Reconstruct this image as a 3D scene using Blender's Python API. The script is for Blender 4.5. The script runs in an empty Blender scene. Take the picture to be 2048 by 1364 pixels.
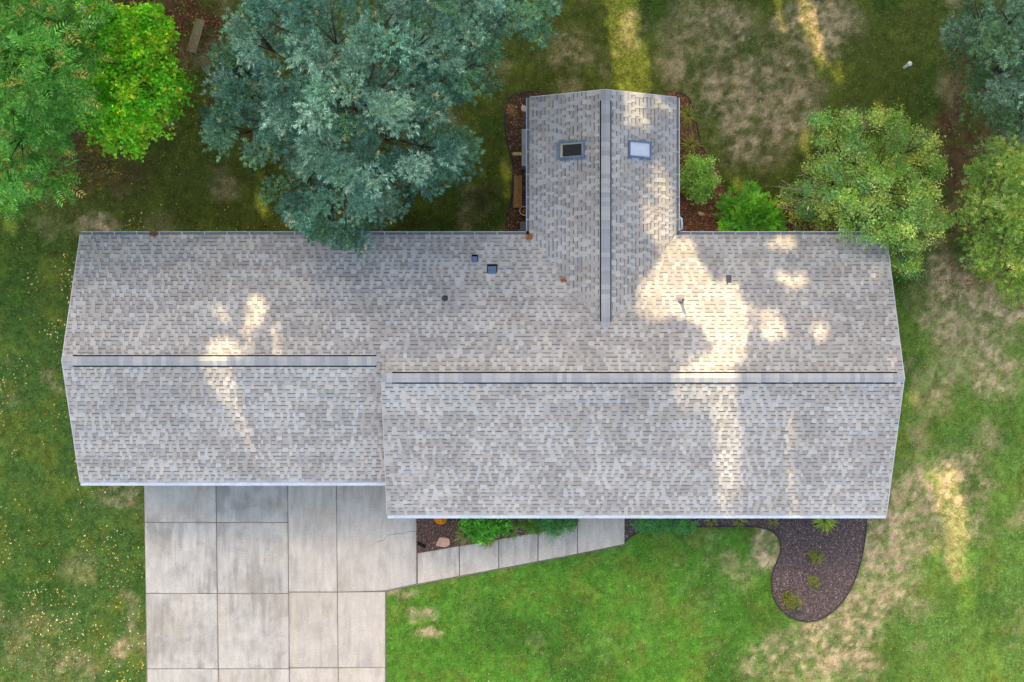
import bpy, bmesh, math, random
import numpy as np
from mathutils import Vector

R = math.radians
rng = np.random.default_rng(7)
random.seed(7)
scene = bpy.context.scene
COL = scene.collection

# ------------------------------------------------------------------ camera
F = 2000.0            # focal length in photo pixels (photo 2048 x 1364)
H = 35.9              # drone height
cam = bpy.data.cameras.new('camera')
cam.sensor_width = 36.0
cam.lens = 36.0 * F / 2048.0
cam.clip_end = 500
cam_o = bpy.data.objects.new('camera', cam)
cam_o.location = (0, 0, H)
COL.objects.link(cam_o)
scene.camera = cam_o

# ------------------------------------------------------------------ sky, sun, exposure
SUN_AZ, SUN_EL = R(15), R(36)      # azimuth measured from +Y towards -X
S = np.array([-math.sin(SUN_AZ)*math.cos(SUN_EL), math.cos(SUN_AZ)*math.cos(SUN_EL), math.sin(SUN_EL)])
world = bpy.data.worlds.new('World'); scene.world = world; world.use_nodes = True
wn = world.node_tree.nodes; wl = world.node_tree.links
sky = wn.new('ShaderNodeTexSky'); sky.sky_type = 'NISHITA'; sky.sun_disc = False
sky.sun_elevation = SUN_EL; sky.sun_rotation = -SUN_AZ
sky.altitude = 200; sky.air_density = 1.0; sky.dust_density = 5.0; sky.ozone_density = 1.0
wl.new(sky.outputs[0], wn['Background'].inputs[0])
wn['Background'].inputs[1].default_value = 0.15
sun = bpy.data.lights.new('sun', 'SUN'); sun.energy = 2.0; sun.angle = R(0.55); sun.color = (1.0, 0.83, 0.55)
sun_o = bpy.data.objects.new('sun', sun)
sun_o.rotation_euler = Vector(-S).to_track_quat('-Z', 'Y').to_euler()
sun_o.location = (0, 0, 60)
COL.objects.link(sun_o)
vs = scene.view_settings
vs.view_transform = 'Standard'; vs.look = 'None'; vs.gamma = 1.0; vs.use_curve_mapping = False
vs.exposure = 2.05
vs.use_white_balance = True; vs.white_balance_temperature = 8200; vs.white_balance_tint = 10   # camera balanced for open shade
scene.render.film_transparent = False
scene.cycles.max_bounces = 6
scene.cycles.transparent_max_bounces = 6

# ------------------------------------------------------------------ coordinates
def P(px, py, z=0.0):
    d = (H - z) / F
    return np.array([(px - 1024.0) * d, (682.0 - py) * d, z])
def PXY(x, y, z=0.0):
    s = F / (H - z)
    return 1024.0 + x * s, 682.0 - y * s
def lin(r, g, b):
    c = np.array([r, g, b], float) / 255.0
    return np.where(c <= 0.04045, c / 12.92, ((c + 0.055) / 1.055) ** 2.4)

# ------------------------------------------------------------------ object helpers
def link(o, parent=None):
    COL.objects.link(o)
    if parent is not None: o.parent = parent
    return o
def tag(o, label=None, cat=None, group=None, kind=None):
    if label: o['label'] = label
    if cat: o['category'] = cat
    if group: o['group'] = group
    if kind: o['kind'] = kind
    return o
def thing(name, label, cat, loc=(0, 0, 0), group=None):
    o = bpy.data.objects.new(name, None); o.location = loc; o.empty_display_size = 0.2
    COL.objects.link(o)
    return tag(o, label, cat, group)
def child(o, parent):
    o.parent = parent
    o.location = Vector(o.location) - Vector(parent.location)
    return o

def np_mesh(name, V, faces, cols=None, mat=None, smooth=False):
    """V (n,3); faces (m,k) same k; cols per vertex (n,3)."""
    V = np.asarray(V, np.float32).reshape(-1, 3); Fa = np.asarray(faces, np.int32)
    m, k = Fa.shape
    me = bpy.data.meshes.new(name)
    me.vertices.add(len(V)); me.vertices.foreach_set('co', V.ravel())
    me.loops.add(m * k); me.loops.foreach_set('vertex_index', Fa.ravel())
    me.polygons.add(m)
    me.polygons.foreach_set('loop_start', np.arange(0, m * k, k, dtype=np.int32))
    me.polygons.foreach_set('loop_total', np.full(m, k, np.int32))
    if smooth: me.polygons.foreach_set('use_smooth', np.ones(m, bool))
    if cols is not None:
        a = me.color_attributes.new('Col', 'FLOAT_COLOR', 'POINT')
        c = np.ones((len(V), 4), np.float32); c[:, :3] = np.clip(cols, 0, 1)
        a.data.foreach_set('color', c.ravel())
    me.update(); me.validate()
    if mat: me.materials.append(mat)
    return me
def obj(name, me, parent=None):
    o = bpy.data.objects.new(name, me)
    COL.objects.link(o)
    if parent is not None: child(o, parent)
    return o
def quads_mesh(name, Q, C, mat):
    """Q (m,4,3) separate quads, C (m,3) colour each"""
    Q = np.asarray(Q, float); m = len(Q)
    return np_mesh(name, Q.reshape(-1, 3), np.arange(m * 4).reshape(m, 4), np.repeat(np.asarray(C, float), 4, axis=0), mat)

class MB:
    """collects verts/faces for one mesh"""
    def __init__(s): s.v = []; s.f = []; s.c = []
    def add(s, vs, fs, col=(.5, .5, .5)):
        n = len(s.v); s.v += [tuple(map(float, v)) for v in vs]; s.f += [tuple(n + i for i in f) for f in fs]
        s.c += [tuple(col)] * len(vs)
    def box(s, lo, hi, col=(.5, .5, .5), bev=0.0):
        x0, y0, z0 = lo; x1, y1, z1 = hi
        if bev <= 0:
            s.add([(x0,y0,z0),(x1,y0,z0),(x1,y1,z0),(x0,y1,z0),(x0,y0,z1),(x1,y0,z1),(x1,y1,z1),(x0,y1,z1)],
                  [(0,3,2,1),(4,5,6,7),(0,1,5,4),(1,2,6,5),(2,3,7,6),(3,0,4,7)], col)
        else:
            b = bev
            s.add([(x0,y0,z0),(x1,y0,z0),(x1,y1,z0),(x0,y1,z0),
                   (x0,y0,z1-b),(x1,y0,z1-b),(x1,y1,z1-b),(x0,y1,z1-b),
                   (x0+b,y0+b,z1),(x1-b,y0+b,z1),(x1-b,y1-b,z1),(x0+b,y1-b,z1)],
                  [(0,3,2,1),(8,9,10,11),(0,1,5,4),(1,2,6,5),(2,3,7,6),(3,0,4,7),(4,5,9,8),(5,6,10,9),(6,7,11,10),(7,4,8,11)], col)
    def poly_prism(s, pts, z0, z1, col=(.5,.5,.5)):
        n = len(pts)
        s.add([(x, y, z0) for x, y in pts] + [(x, y, z1) for x, y in pts],
              [tuple(range(n))[::-1], tuple(range(n, 2*n))] + [(i, (i+1) % n, n + (i+1) % n, n + i) for i in range(n)], col)
    def tube(s, pts, rad, n=7, col=(.5,.5,.5), cap=True):
        pts = [np.array(p, float) for p in pts]
        rings = []
        for i, p in enumerate(pts):
            t = pts[min(i+1, len(pts)-1)] - pts[max(i-1, 0)]
            t = t / (np.linalg.norm(t) + 1e-9)
            a = np.array([0, 0, 1.0]) if abs(t[2]) < .9 else np.array([1.0, 0, 0])
            u = np.cross(t, a); u /= np.linalg.norm(u); w = np.cross(t, u)
            r = rad[i] if hasattr(rad, '__len__') else rad
            rings.append([p + r * (math.cos(q) * u + math.sin(q) * w) for q in np.linspace(0, 2*math.pi, n, endpoint=False)])
        vs = [v for rg in rings for v in rg]; fs = []
        for i in range(len(pts) - 1):
            for k in range(n):
                fs.append((i*n+k, i*n+(k+1) % n, (i+1)*n+(k+1) % n, (i+1)*n+k))
        if cap: fs += [tuple(range(n))[::-1], tuple(range((len(pts)-1)*n, len(pts)*n))]
        s.add(vs, fs, col)
    def lathe(s, c, prof, n=20, col=(.5,.5,.5)):
        """prof: list of (r, z) from bottom to top, c: centre"""
        vs = [(c[0] + r*math.cos(q), c[1] + r*math.sin(q), c[2] + z) for r, z in prof for q in np.linspace(0, 2*math.pi, n, endpoint=False)]
        fs = [(i*n+k, i*n+(k+1) % n, (i+1)*n+(k+1) % n, (i+1)*n+k) for i in range(len(prof)-1) for k in range(n)]
        s.add(vs, fs, col)
    def mesh(s, name, mat, smooth=False):
        me = bpy.data.meshes.new(name); me.from_pydata(s.v, [], s.f)
        a = me.color_attributes.new('Col', 'FLOAT_COLOR', 'POINT')
        c = np.ones((len(s.v), 4), np.float32); c[:, :3] = np.array(s.c)
        a.data.foreach_set('color', c.ravel())
        if smooth: me.polygons.foreach_set('use_smooth', np.ones(len(me.polygons), bool))
        me.materials.append(mat); me.update()
        return me
    def build(s, name, mat, parent=None, smooth=False):
        return obj(name, s.mesh(name, mat, smooth), parent)

# ------------------------------------------------------------------ materials
def node_mat(name):
    m = bpy.data.materials.new(name); m.use_nodes = True
    nt = m.node_tree
    return m, nt.nodes, nt.links, nt.nodes['Principled BSDF']
def mat_vcol(name, rough=.85, amt=.25, scale=30.0, bump=0.0, bscale=None, spec=.25, metal=0.0, scale2=None, amt2=0.0, stretch=None):
    """colour of the thing from its own attribute, with grain and fine relief"""
    m, N, L, b = node_mat(name)
    at = N.new('ShaderNodeAttribute'); at.attribute_name = 'Col'
    tc = N.new('ShaderNodeNewGeometry')
    nz = N.new('ShaderNodeTexNoise'); nz.inputs['Scale'].default_value = scale; nz.inputs['Detail'].default_value = 4
    L.new(tc.outputs['Position'], nz.inputs['Vector'])
    mr = N.new('ShaderNodeMapRange'); mr.inputs[1].default_value = .25; mr.inputs[2].default_value = .75
    mr.inputs[3].default_value = 1 - amt; mr.inputs[4].default_value = 1 + amt
    L.new(nz.outputs[0], mr.inputs[0])
    last = mr.outputs[0]
    if scale2:
        n2 = N.new('ShaderNodeTexNoise'); n2.inputs['Scale'].default_value = scale2; n2.inputs['Detail'].default_value = 5
        if stretch:
            vm = N.new('ShaderNodeVectorMath'); vm.operation = 'MULTIPLY'; vm.inputs[1].default_value = stretch
            L.new(tc.outputs['Position'], vm.inputs[0]); L.new(vm.outputs[0], n2.inputs['Vector'])
        else: L.new(tc.outputs['Position'], n2.inputs['Vector'])
        m2 = N.new('ShaderNodeMapRange'); m2.inputs[1].default_value = .3; m2.inputs[2].default_value = .7
        m2.inputs[3].default_value = 1 - amt2; m2.inputs[4].default_value = 1 + amt2
        L.new(n2.outputs[0], m2.inputs[0])
        mu = N.new('ShaderNodeMath'); mu.operation = 'MULTIPLY'
        L.new(last, mu.inputs[0]); L.new(m2.outputs[0], mu.inputs[1]); last = mu.outputs[0]
    mx = N.new('ShaderNodeMix'); mx.data_type = 'RGBA'; mx.blend_type = 'MULTIPLY'; mx.inputs[0].default_value = 1
    L.new(at.outputs['Color'], mx.inputs[6])
    cb = N.new('ShaderNodeCombineColor')
    for i in range(3): L.new(last, cb.inputs[i])
    L.new(cb.outputs[0], mx.inputs[7])
    L.new(mx.outputs[2], b.inputs['Base Color'])
    b.inputs['Roughness'].default_value = rough; b.inputs['Specular IOR Level'].default_value = spec
    b.inputs['Metallic'].default_value = metal
    if bump:
        bz = N.new('ShaderNodeTexNoise'); bz.inputs['Scale'].default_value = bscale or scale * 2; bz.inputs['Detail'].default_value = 3
        L.new(tc.outputs['Position'], bz.inputs['Vector'])
        bp = N.new('ShaderNodeBump'); bp.inputs['Strength'].default_value = bump; bp.inputs['Distance'].default_value = .01
        L.new(bz.outputs[0], bp.inputs['Height']); L.new(bp.outputs[0], b.inputs['Normal'])
    return m
def mat_leaf(name, trans=.3, rough=.55, amt=.18, spec=.2):
    m, N, L, b = node_mat(name)
    at = N.new('ShaderNodeAttribute'); at.attribute_name = 'Col'
    g = N.new('ShaderNodeNewGeometry')
    nz = N.new('ShaderNodeTexNoise'); nz.inputs['Scale'].default_value = 14; nz.inputs['Detail'].default_value = 2
    L.new(g.outputs['Position'], nz.inputs['Vector'])
    mr = N.new('ShaderNodeMapRange'); mr.inputs[1].default_value = .3; mr.inputs[2].default_value = .7
    mr.inputs[3].default_value = 1 - amt; mr.inputs[4].default_value = 1 + amt
    L.new(nz.outputs[0], mr.inputs[0])
    mx = N.new('ShaderNodeVectorMath'); mx.operation = 'SCALE'
    L.new(at.outputs['Color'], mx.inputs[0]); L.new(mr.outputs[0], mx.inputs['Scale'])
    L.new(mx.outputs[0], b.inputs['Base Color'])
    b.inputs['Roughness'].default_value = rough; b.inputs['Specular IOR Level'].default_value = spec
    tr = N.new('ShaderNodeBsdfTranslucent'); L.new(mx.outputs[0], tr.inputs[0])
    ms = N.new('ShaderNodeMixShader'); ms.inputs[0].default_value = trans
    L.new(b.outputs[0], ms.inputs[1]); L.new(tr.outputs[0], ms.inputs[2])
    L.new(ms.outputs[0], N['Material Output'].inputs[0])
    return m
def mat_glass(name, tint=(.9, .95, 1.0)):
    m, N, L, b = node_mat(name)
    b.inputs['Base Color'].default_value = (*tint, 1); b.inputs['Roughness'].default_value = .02
    b.inputs['Transmission Weight'].default_value = 1.0; b.inputs['IOR'].default_value = 1.2
    return m
M_shingle = mat_vcol('asphalt_shingle', .95, .14, 60, .5, 160, .15, scale2=.6, amt2=.10, stretch=(1, .6, 1))
M_cap = mat_vcol('cap_shingle', .95, .16, 60, .4, 160, .15)
M_conc = mat_vcol('concrete', .9, .22, 34, .25, 90, .2, scale2=1.3, amt2=.12, stretch=(4, 1, 1))
M_soil = mat_vcol('soil', .95, .35, 18, .8, 30, .1)
M_leaf = mat_leaf('leaf')
M_needle = mat_leaf('needle', .10, .7, .18, .08)
M_grass = mat_leaf('grass_blade', .3, .7, .12)
M_bark = mat_vcol('bark', .95, .35, 12, .8, 25, .1)
M_wood = mat_vcol('weathered_wood', .8, .3, 14, .4, 40, .2)
M_metal = mat_vcol('painted_metal', .45, .10, 6, 0, None, .4, scale2=1.2, amt2=.10)
M_dark = mat_vcol('black_plastic', .5, .15, 20, 0, None, .4)
M_stone = mat_vcol('stone', .85, .2, 9, .6, 18, .2)
M_wall = mat_vcol('siding', .7, .05, 8, 0)
M_mulch = mat_vcol('mulch_chip', .95, .3, 40, 0, None, .1)
M_glass = mat_glass('skylight_glass')
M_lawn = mat_vcol('turf', .95, .35, 26, .9, 40, .05, scale2=3.2, amt2=.22)

# ------------------------------------------------------------------ noise and region helpers (numpy)
_tab = np.random.default_rng(3).random((256, 256))
def vnoise(x, y, s, seed=0):
    x = np.asarray(x) * s + 37.3 * seed + 1000; y = np.asarray(y) * s + 91.7 * seed + 1000
    xi = np.floor(x).astype(int); yi = np.floor(y).astype(int)
    fx = x - xi; fy = y - yi
    fx = fx*fx*(3-2*fx); fy = fy*fy*(3-2*fy)
    t = lambda a, b: _tab[a & 255, b & 255]
    return (t(xi, yi)*(1-fx) + t(xi+1, yi)*fx)*(1-fy) + (t(xi, yi+1)*(1-fx) + t(xi+1, yi+1)*fx)*fy
def fbm(x, y, s, seed=0, o=4):
    v = 0; a = 1; n = 0
    for i in range(o):
        v = v + a * vnoise(x, y, s * 2**i, seed + i); n += a; a *= .55
    return v / n
def sstep(a, b, v):
    t = np.clip((v - a) / (b - a), 0, 1); return t*t*(3-2*t)
def in_poly(x, y, poly):
    x = np.asarray(x); y = np.asarray(y); r = np.zeros(x.shape, bool)
    n = len(poly)
    for i in range(n):
        x0, y0 = poly[i]; x1, y1 = poly[(i+1) % n]
        if y0 == y1: continue
        c = ((y0 > y) != (y1 > y)) & (x < (x1-x0)*(y-y0)/(y1-y0) + x0)
        r ^= c
    return r
def smooth_poly(pts, closed=True, k=2):
    pts = [np.array(p, float) for p in pts]
    for _ in range(k):
        q = []
        n = len(pts)
        rngi = range(n if closed else n-1)
        if not closed: q.append(pts[0])
        for i in rngi:
            a, b = pts[i], pts[(i+1) % n]
            q += [a*.75 + b*.25, a*.25 + b*.75]
        if not closed: q.append(pts[-1])
        pts = q
    return pts
def W2(pts, z=0.0): return [tuple(P(a, b, z)[:2]) for a, b in pts]

# beds and paving outlines in photo pixels at ground level
BED_FRONT_L = W2([(833,1000),(833,1106),(1000,1079),(1110,1060),(1156,1050),(1156,1000)])
_right_curve = [(1250,1083),(1262,1071),(1290,1059),(1320,1053),(1400,1053),(1500,1052),(1536,1057),(1556,1072),(1563,1095),(1556,1118),(1544,1142),(1541,1172),(1548,1202),(1572,1230),(1606,1244),(1640,1240),(1672,1218),(1700,1182),(1718,1135),(1729,1085),(1733,1036)]
_rc = [tuple(p) for p in smooth_poly(_right_curve, False, 2)]
BED_FRONT_R = W2([(1250,1000)] + _rc + [(1733,1000)])
_lc = [tuple(p) for p in smooth_poly([(1080,182),(1045,184),(1020,192),(1009,215),(1009,260),(1018,300),(1026,330),(1024,400),(1012,440),(1008,466)], False, 2)]
BED_WING_L = W2([(1090,185)] + _lc + [(1090,480)])
_wc = [tuple(p) for p in smooth_poly([(1330,186),(1364,186),(1382,200),(1394,250),(1402,300),(1436,330),(1446,380),(1475,392),(1540,398),(1600,410),(1650,440),(1700,455),(1740,480)], False, 2)]
BED_WING_R = W2([(1330,480)] + _wc)
DRIVE = W2([(287,900),(294,1420),(772.5,1420),(772.5,1183),(834,1170),(834,900)])
WALK = W2([(834,1106),(1000,1079),(1156,1050),(1156,1000),(1250,1000),(1250,1090),(1156,1109.5),(834,1170.5)])
HOUSE_FOOT = [[(-14.0,-4.4),(-4.1,-4.4),(-4.1,-5.45),(12.1,-5.45),(12.1,3.25),(-14.0,3.25)], [(.9,3),(5.15,3),(5.15,7.75),(.9,7.75)]]

DRY = [(1520,205,105,100,.95),(1440,180,60,60,.6),(1500,300,55,40,.85),(1420,55,100,55,.5),(1640,60,90,70,.6),(1560,120,60,60,.4),
       (1880,560,50,45,.9),(1955,625,110,85,.8),(1880,640,45,40,.6),(1870,780,40,60,.35),(1990,740,60,60,.55),(1875,985,75,85,.95),(1815,1010,40,55,.85),
       (1790,1100,60,100,1.0),(1760,1060,40,50,.9),(1690,1230,90,60,1.0),(1660,1290,80,40,.7),(1640,1340,60,40,.6),(1930,960,60,60,.5),(1950,1060,40,40,.4),(1700,1250,75,50,.9),(1745,1180,45,70,.85),(1535,1085,34,42,1.0),(1505,1115,28,24,.6),(1560,1320,90,45,.6),
       (1700,1330,70,40,.65),(1480,1130,40,40,.35),(1600,1290,60,30,.4),(800,1195,42,14,.9),(855,1238,22,10,.6),(850,1272,22,9,.6),(262,1215,14,36,.4),
       (250,1295,22,38,.45),(160,1140,60,40,.12),(240,990,50,20,.35),(60,1280,60,60,.15),(150,1330,60,40,.25),(1265,60,30,40,.25),(1130,90,40,40,.3),
       (100,770,14,30,.3),(200,450,50,22,.6),(1150,110,60,40,.3),(1350,130,40,60,.4)]
GREEN = [(1495,245,22,32,.9),(1560,350,130,42,.9),(1460,150,30,20,.4),(1690,430,60,30,.5),(1810,560,20,40,.6),(1800,720,18,140,.9),(1790,850,14,90,.8),(1400,240,30,70,.7),(1740,110,70,50,.6)]
SOIL = [(320,40,140,75,.9),(150,340,150,70,.55),(70,180,160,190,.9),(1905,380,32,150,.8),(1925,260,40,80,.8),(1960,430,60,130,.75),(1900,520,35,40,.5),(230,350,80,40,.4),(440,90,25,60,.5),(700,230,170,140,.45),(440,200,25,30,.4),(960,390,40,30,.4),(470,300,60,60,.2),(1985,150,90,150,.7)]
def ell(px, py, L):
    v = np.zeros(px.shape)
    for a, b, rx, ry, s in L:
        d = np.sqrt(((px-a)/rx)**2 + ((py-b)/ry)**2)
        v = np.maximum(v, s * (1 - sstep(.45, 1.35, d)))
    return v
def lawn_rgb(x, y, jitter=False):
    x = np.asarray(x, float); y = np.asarray(y, float)
    wx = x + 1.1*(fbm(x, y, .9, 11)-.5); wy = y + 1.1*(fbm(x, y, .9, 15)-.5)
    px, py = PXY(wx, wy)
    n1 = fbm(x, y, .35, 1); n2 = fbm(x, y, 1.6, 5); n3 = fbm(x, y, 5.0, 9, 3)
    front = sstep(1000, 1080, py) * sstep(700, 780, px)
    frontlush = front * (1 - sstep(1480, 1620, px))
    left = 1 - sstep(230, 420, px)
    g_back = lin(92, 106, 48); g_front = lin(84, 138, 52); g_left = lin(76, 112, 54); g_right = lin(104, 140, 64)
    right = sstep(1650, 1850, px) * sstep(480, 700, py)
    c = np.ones(x.shape + (3,)) * g_back
    mixf = lambda c, k, t: c*(1-t[..., None]) + k*t[..., None]
    c = mixf(c, g_left, left*sstep(420, 700, py)); c = mixf(c, g_right, np.maximum(right, front*(1-frontlush))); c = mixf(c, g_front, frontlush)
    # mottling: yellower and deeper green
    c = mixf(c, lin(112, 128, 56), .55*sstep(.46, .68, n2)); c = mixf(c, lin(52, 96, 40), .55*sstep(.5, .7, n1))
    dry = ell(px, py, DRY) * (1 - .9*ell(px, py, GREEN))
    dry = np.clip(dry*1.05*(0.4 + 1.2*sstep(.3, .68, .5*n2+.5*fbm(x, y, 3.4, 61))) , 0, .88) * (.30 + .95*sstep(.34, .62, .55*n3+.45*fbm(x, y, 9.0, 44, 2)))
    amb = (sstep(.56, .78, fbm(x, y, .8, 21)))*.5*(1-.75*frontlush)*(1-.6*left)
    dry = np.clip(np.maximum(dry, amb*(.4+.8*n3)), 0, 1)
    c = mixf(c, lin(184, 166, 134)*(.65+.7*n3[..., None]), dry)
    so = np.clip(ell(px, py, SOIL)*(.3+1.4*sstep(.28, .6, n2)), 0, 1)
    c = mixf(c, lin(92, 68, 50)*(.6+.8*n3[..., None]), so*.92)
    c = c*(.72 + .56*fbm(x, y, 9.0, 47, 2))[..., None]*(.86 + .28*vnoise(x*3, y, 6.0, 53))[..., None]
    return np.clip(c, 0, 1), dry, so

# ------------------------------------------------------------------ ground sheet
def coords(lo, hi, step, far):
    a = np.arange(lo, hi + 1e-6, step)
    e = np.array([1, 3, 6, 12, 25, 50, 100.])
    return np.concatenate([lo - e[::-1], a, hi + e])
gx = coords(-21, 21, .1, 150); gy = coords(-15, 15, .1, 150)
GX, GY = np.meshgrid(gx, gy)
gc, _, _ = lawn_rgb(GX, GY)
gz = (fbm(GX, GY, .5, 40) - .5) * .05 - .012
V = np.stack([GX, GY, gz], -1).reshape(-1, 3)
nx, ny = len(gx), len(gy)
idx = np.arange(nx*ny).reshape(ny, nx)
Fc = np.stack([idx[:-1, :-1], idx[:-1, 1:], idx[1:, 1:], idx[1:, :-1]], -1).reshape(-1, 4)
ground = obj('ground', np_mesh('ground', V, Fc, gc.reshape(-1, 3)*.8, M_lawn, True))
tag(ground, 'mown lawn and bare ground around the house', 'ground', kind='structure')

def flat_poly(name, pts, z, mat, col, sub=None):
    bm = bmesh.new()
    vs = [bm.verts.new((x, y, z)) for x, y in pts]
    f = bm.faces.new(vs); f.normal_update()
    if f.normal.z < 0: bmesh.ops.reverse_faces(bm, faces=[f])
    bmesh.ops.triangulate(bm, faces=bm.faces[:])
    me = bpy.data.meshes.new(name); bm.to_mesh(me); bm.free()
    a = me.color_attributes.new('Col', 'FLOAT_COLOR', 'POINT')
    c = np.ones((len(me.vertices), 4), np.float32); c[:, :3] = col; a.data.foreach_set('color', c.ravel())
    me.materials.append(mat)
    return obj(name, me)

# ------------------------------------------------------------------ mulch beds with loose chips
BEDS = [('mulch_bed', BED_FRONT_L, (116, 92, 84), 'dark mulch bed between garage drive and front walk'),
        ('mulch_bed', BED_FRONT_R, (108, 94, 94), 'teardrop dark mulch bed at the front right corner'),
        ('mulch_bed', BED_WING_L, (106, 84, 68), 'dark mulch strip along the left of the rear wing'),
        ('mulch_bed', BED_WING_R, (140, 98, 76), 'reddish mulch bed right of the rear wing')]
for nm, poly, c8, lab in BEDS:
    col = lin(*c8)
    b = flat_poly(nm, poly, .022, M_soil, col*.55)
    tag(b, lab, 'mulch bed', kind='structure')
    pa = np.array(poly); lo = pa.min(0); hi = pa.max(0)
    n = int((hi-lo).prod()*620)
    q = lo + rng.random((n, 2))*(hi-lo); q = q[in_poly(q[:, 0], q[:, 1], poly)]
    n = len(q); ang = rng.random(n)*2*np.pi
    Ln = rng.uniform(.014, .042, n); Wd = rng.uniform(.006, .014, n)
    t1 = np.stack([np.cos(ang), np.sin(ang), rng.normal(0, .3, n)], -1); t2 = np.stack([-np.sin(ang), np.cos(ang), rng.normal(0, .4, n)], -1)
    ctr = np.concatenate([q, rng.uniform(.025, .05, (n, 1))], 1)
    Q = np.stack([ctr - t1*Ln[:, None] - t2*Wd[:, None], ctr + t1*Ln[:, None] - t2*Wd[:, None]*.6, ctr + t1*Ln[:, None]*.8 + t2*Wd[:, None], ctr - t1*Ln[:, None] + t2*Wd[:, None]], 1)
    C = col*rng.lognormal(0, .38, (n, 1))
    pale = rng.random(n) < .05
    C[pale] = lin(176, 150, 128)*rng.uniform(.6, 1.1, (pale.sum(), 1))
    ch = obj('mulch_chips', quads_mesh('mulch_chips', Q, C, M_mulch))
    tag(ch, 'loose ' + lab.replace(' bed', ' chips').replace('strip', 'chips'), 'mulch', kind='stuff')

def edging(pts, label):
    mb = MB()
    p = [(*P(a, b, 0)[:2], .05) for a, b in pts]
    mb.tube(p, .02, 6, lin(42, 42, 44))
    n = len(p); 
    for i in range(n-1):
        a = np.array(p[i]); c = np.array(p[i+1]); d = c-a; nn = np.array([-d[1], d[0], 0]); nn /= np.linalg.norm(nn)+1e-9; nn *= .008
        mb.add([a-nn-[0,0,.06], c-nn-[0,0,.06], c+nn-[0,0,.06], a+nn-[0,0,.06], a-nn, c-nn, c+nn, a+nn], [(0,1,5,4),(2,3,7,6),(4,5,6,7)], lin(42, 42, 44))
    return tag(mb.build('lawn_edging', M_dark, None, True), label, 'edging')
edging(_rc, 'black plastic edging curving round the front right mulch bed')
edging(_lc[:-6], 'black plastic edging round the left wing mulch strip')
edging(_wc[4:20], 'black plastic edging beside the right wing mulch bed')

# ------------------------------------------------------------------ driveway and front walk, slab by slab
def slab_mesh(name, pts, top=.035, base=(.42, .41, .40), stain=0.0, seed=0, sag=None):
    """one cast slab with a rounded edge; stains are in the concrete itself"""
    pts = [np.array(p) for p in pts]
    c = sum(pts)/len(pts)
    ins = lambda d: [p + (c-p)/np.linalg.norm(c-p)*d for p in pts]
    lo = pts; a = ins(.012); b = ins(.026)
    # top surface as a grid fan for colour resolution
    n = 72
    p0, p1, p2, p3 = [np.array(q) for q in (b if len(b) == 4 else b[:4])]
    u, v = np.meshgrid(np.linspace(0, 1, n), np.linspace(0, 1, n))
    G = ((1-u)*(1-v))[..., None]*p0 + (u*(1-v))[..., None]*p1 + (u*v)[..., None]*p2 + ((1-u)*v)[..., None]*p3
    if sag:      # lower edge is bent outwards at one point
        xs = G[..., 0]; x0, x1 = xs.min(), xs.max()
        G[..., 1] -= (1-v)*sag[1]*np.where(xs < sag[0], (xs-x0)/(sag[0]-x0), (x1-xs)/(x1-sag[0]))
    x, y = G[..., 0], G[..., 1]
    base = np.array(base)
    col = np.ones(x.shape + (3,))*base*(.9 + .2*fbm(x, y, 1.1, 60+seed)[..., None])
    if stain:
        st = sstep(.40, .68, fbm(x*7.0, y*.7, .9, 70+seed, 3)) * sstep(.36, .62, fbm(x, y, .45, 72+seed))
        st = np.clip(.75*st + .45*sstep(.48, .72, fbm(x, y, .6, 80+seed)) + .35*sstep(.5, .7, fbm(x, y, 2.6, 84+seed, 3)), 0, 1)*stain
        col = col*(1-st[..., None]) + np.array(lin(124, 122, 119))*st[..., None]
        warm = sstep(.56, .7, fbm(x, y, .6, 90+seed))*.3
        col = col*(1-warm[..., None]) + lin(166, 156, 138)*warm[..., None]
    Vv = [np.append(g, top) for g in G.reshape(-1, 2)]
    ii = np.arange(n*n).reshape(n, n)
    Fq = np.stack([ii[:-1, :-1], ii[:-1, 1:], ii[1:, 1:], ii[1:, :-1]], -1).reshape(-1, 4).tolist()
    colv = col.reshape(-1, 3).tolist()
    border = list(ii[0, :]) + list(ii[1:, -1]) + list(ii[-1, -2::-1]) + list(ii[-2:0, 0])
    k0 = len(Vv); edge = base*.8
    outs = []
    for bi in border:
        g = np.array(Vv[bi][:2]); d = (g-c)
        g2 = g + d/np.linalg.norm(d)*.014
        outs.append(g2); 
    for g2 in outs: Vv.append(np.append(g2, top-.014)); colv.append(edge)
    for g2 in outs: Vv.append(np.append(g2, -.05)); colv.append(edge)
    m = len(border)
    for i in range(m):
        j = (i+1) % m
        Fq.append([border[j], border[i], k0+i, k0+j]); Fq.append([k0+j, k0+i, k0+m+i, k0+m+j])
    return np_mesh(name, np.array(Vv), np.array(Fq), np.array(colv), M_conc)
def gap_inset(q, g=.004):
    q = [np.array(p) for p in q]; c = sum(q)/4
    return [p + np.sign(c-p)*g for p in q]
drive = thing('driveway', 'pale concrete slab driveway below the garage', 'driveway'); drive['kind'] = 'structure'
def XL(y): return 288 + (y-970)/(1364-970)*7
def X1(y): return 432.5 + (y-970)/(1364-970)*5
def X2(y): return 576 + (y-970)/(1364-970)*3.5
def X3(y): return 673 + (y-970)/(1364-970)*4
grey = lin(191, 189, 184)*.82; tan = lin(196, 190, 182)*.82
YL = [945, 1044.5, 1187, 1337.5, 1480]; YR = [945, 1184, 1335.5, 1480]
def slab_px(q): return gap_inset([P(a, b, 0)[:2] for a, b in q])
k = 0
def drive_slab(q, base, stain, sag=None):
    global k
    w = slab_px(q)
    obj('slab', slab_mesh('slab', w, .035, base, stain, k, sag), drive); k += 3
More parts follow.
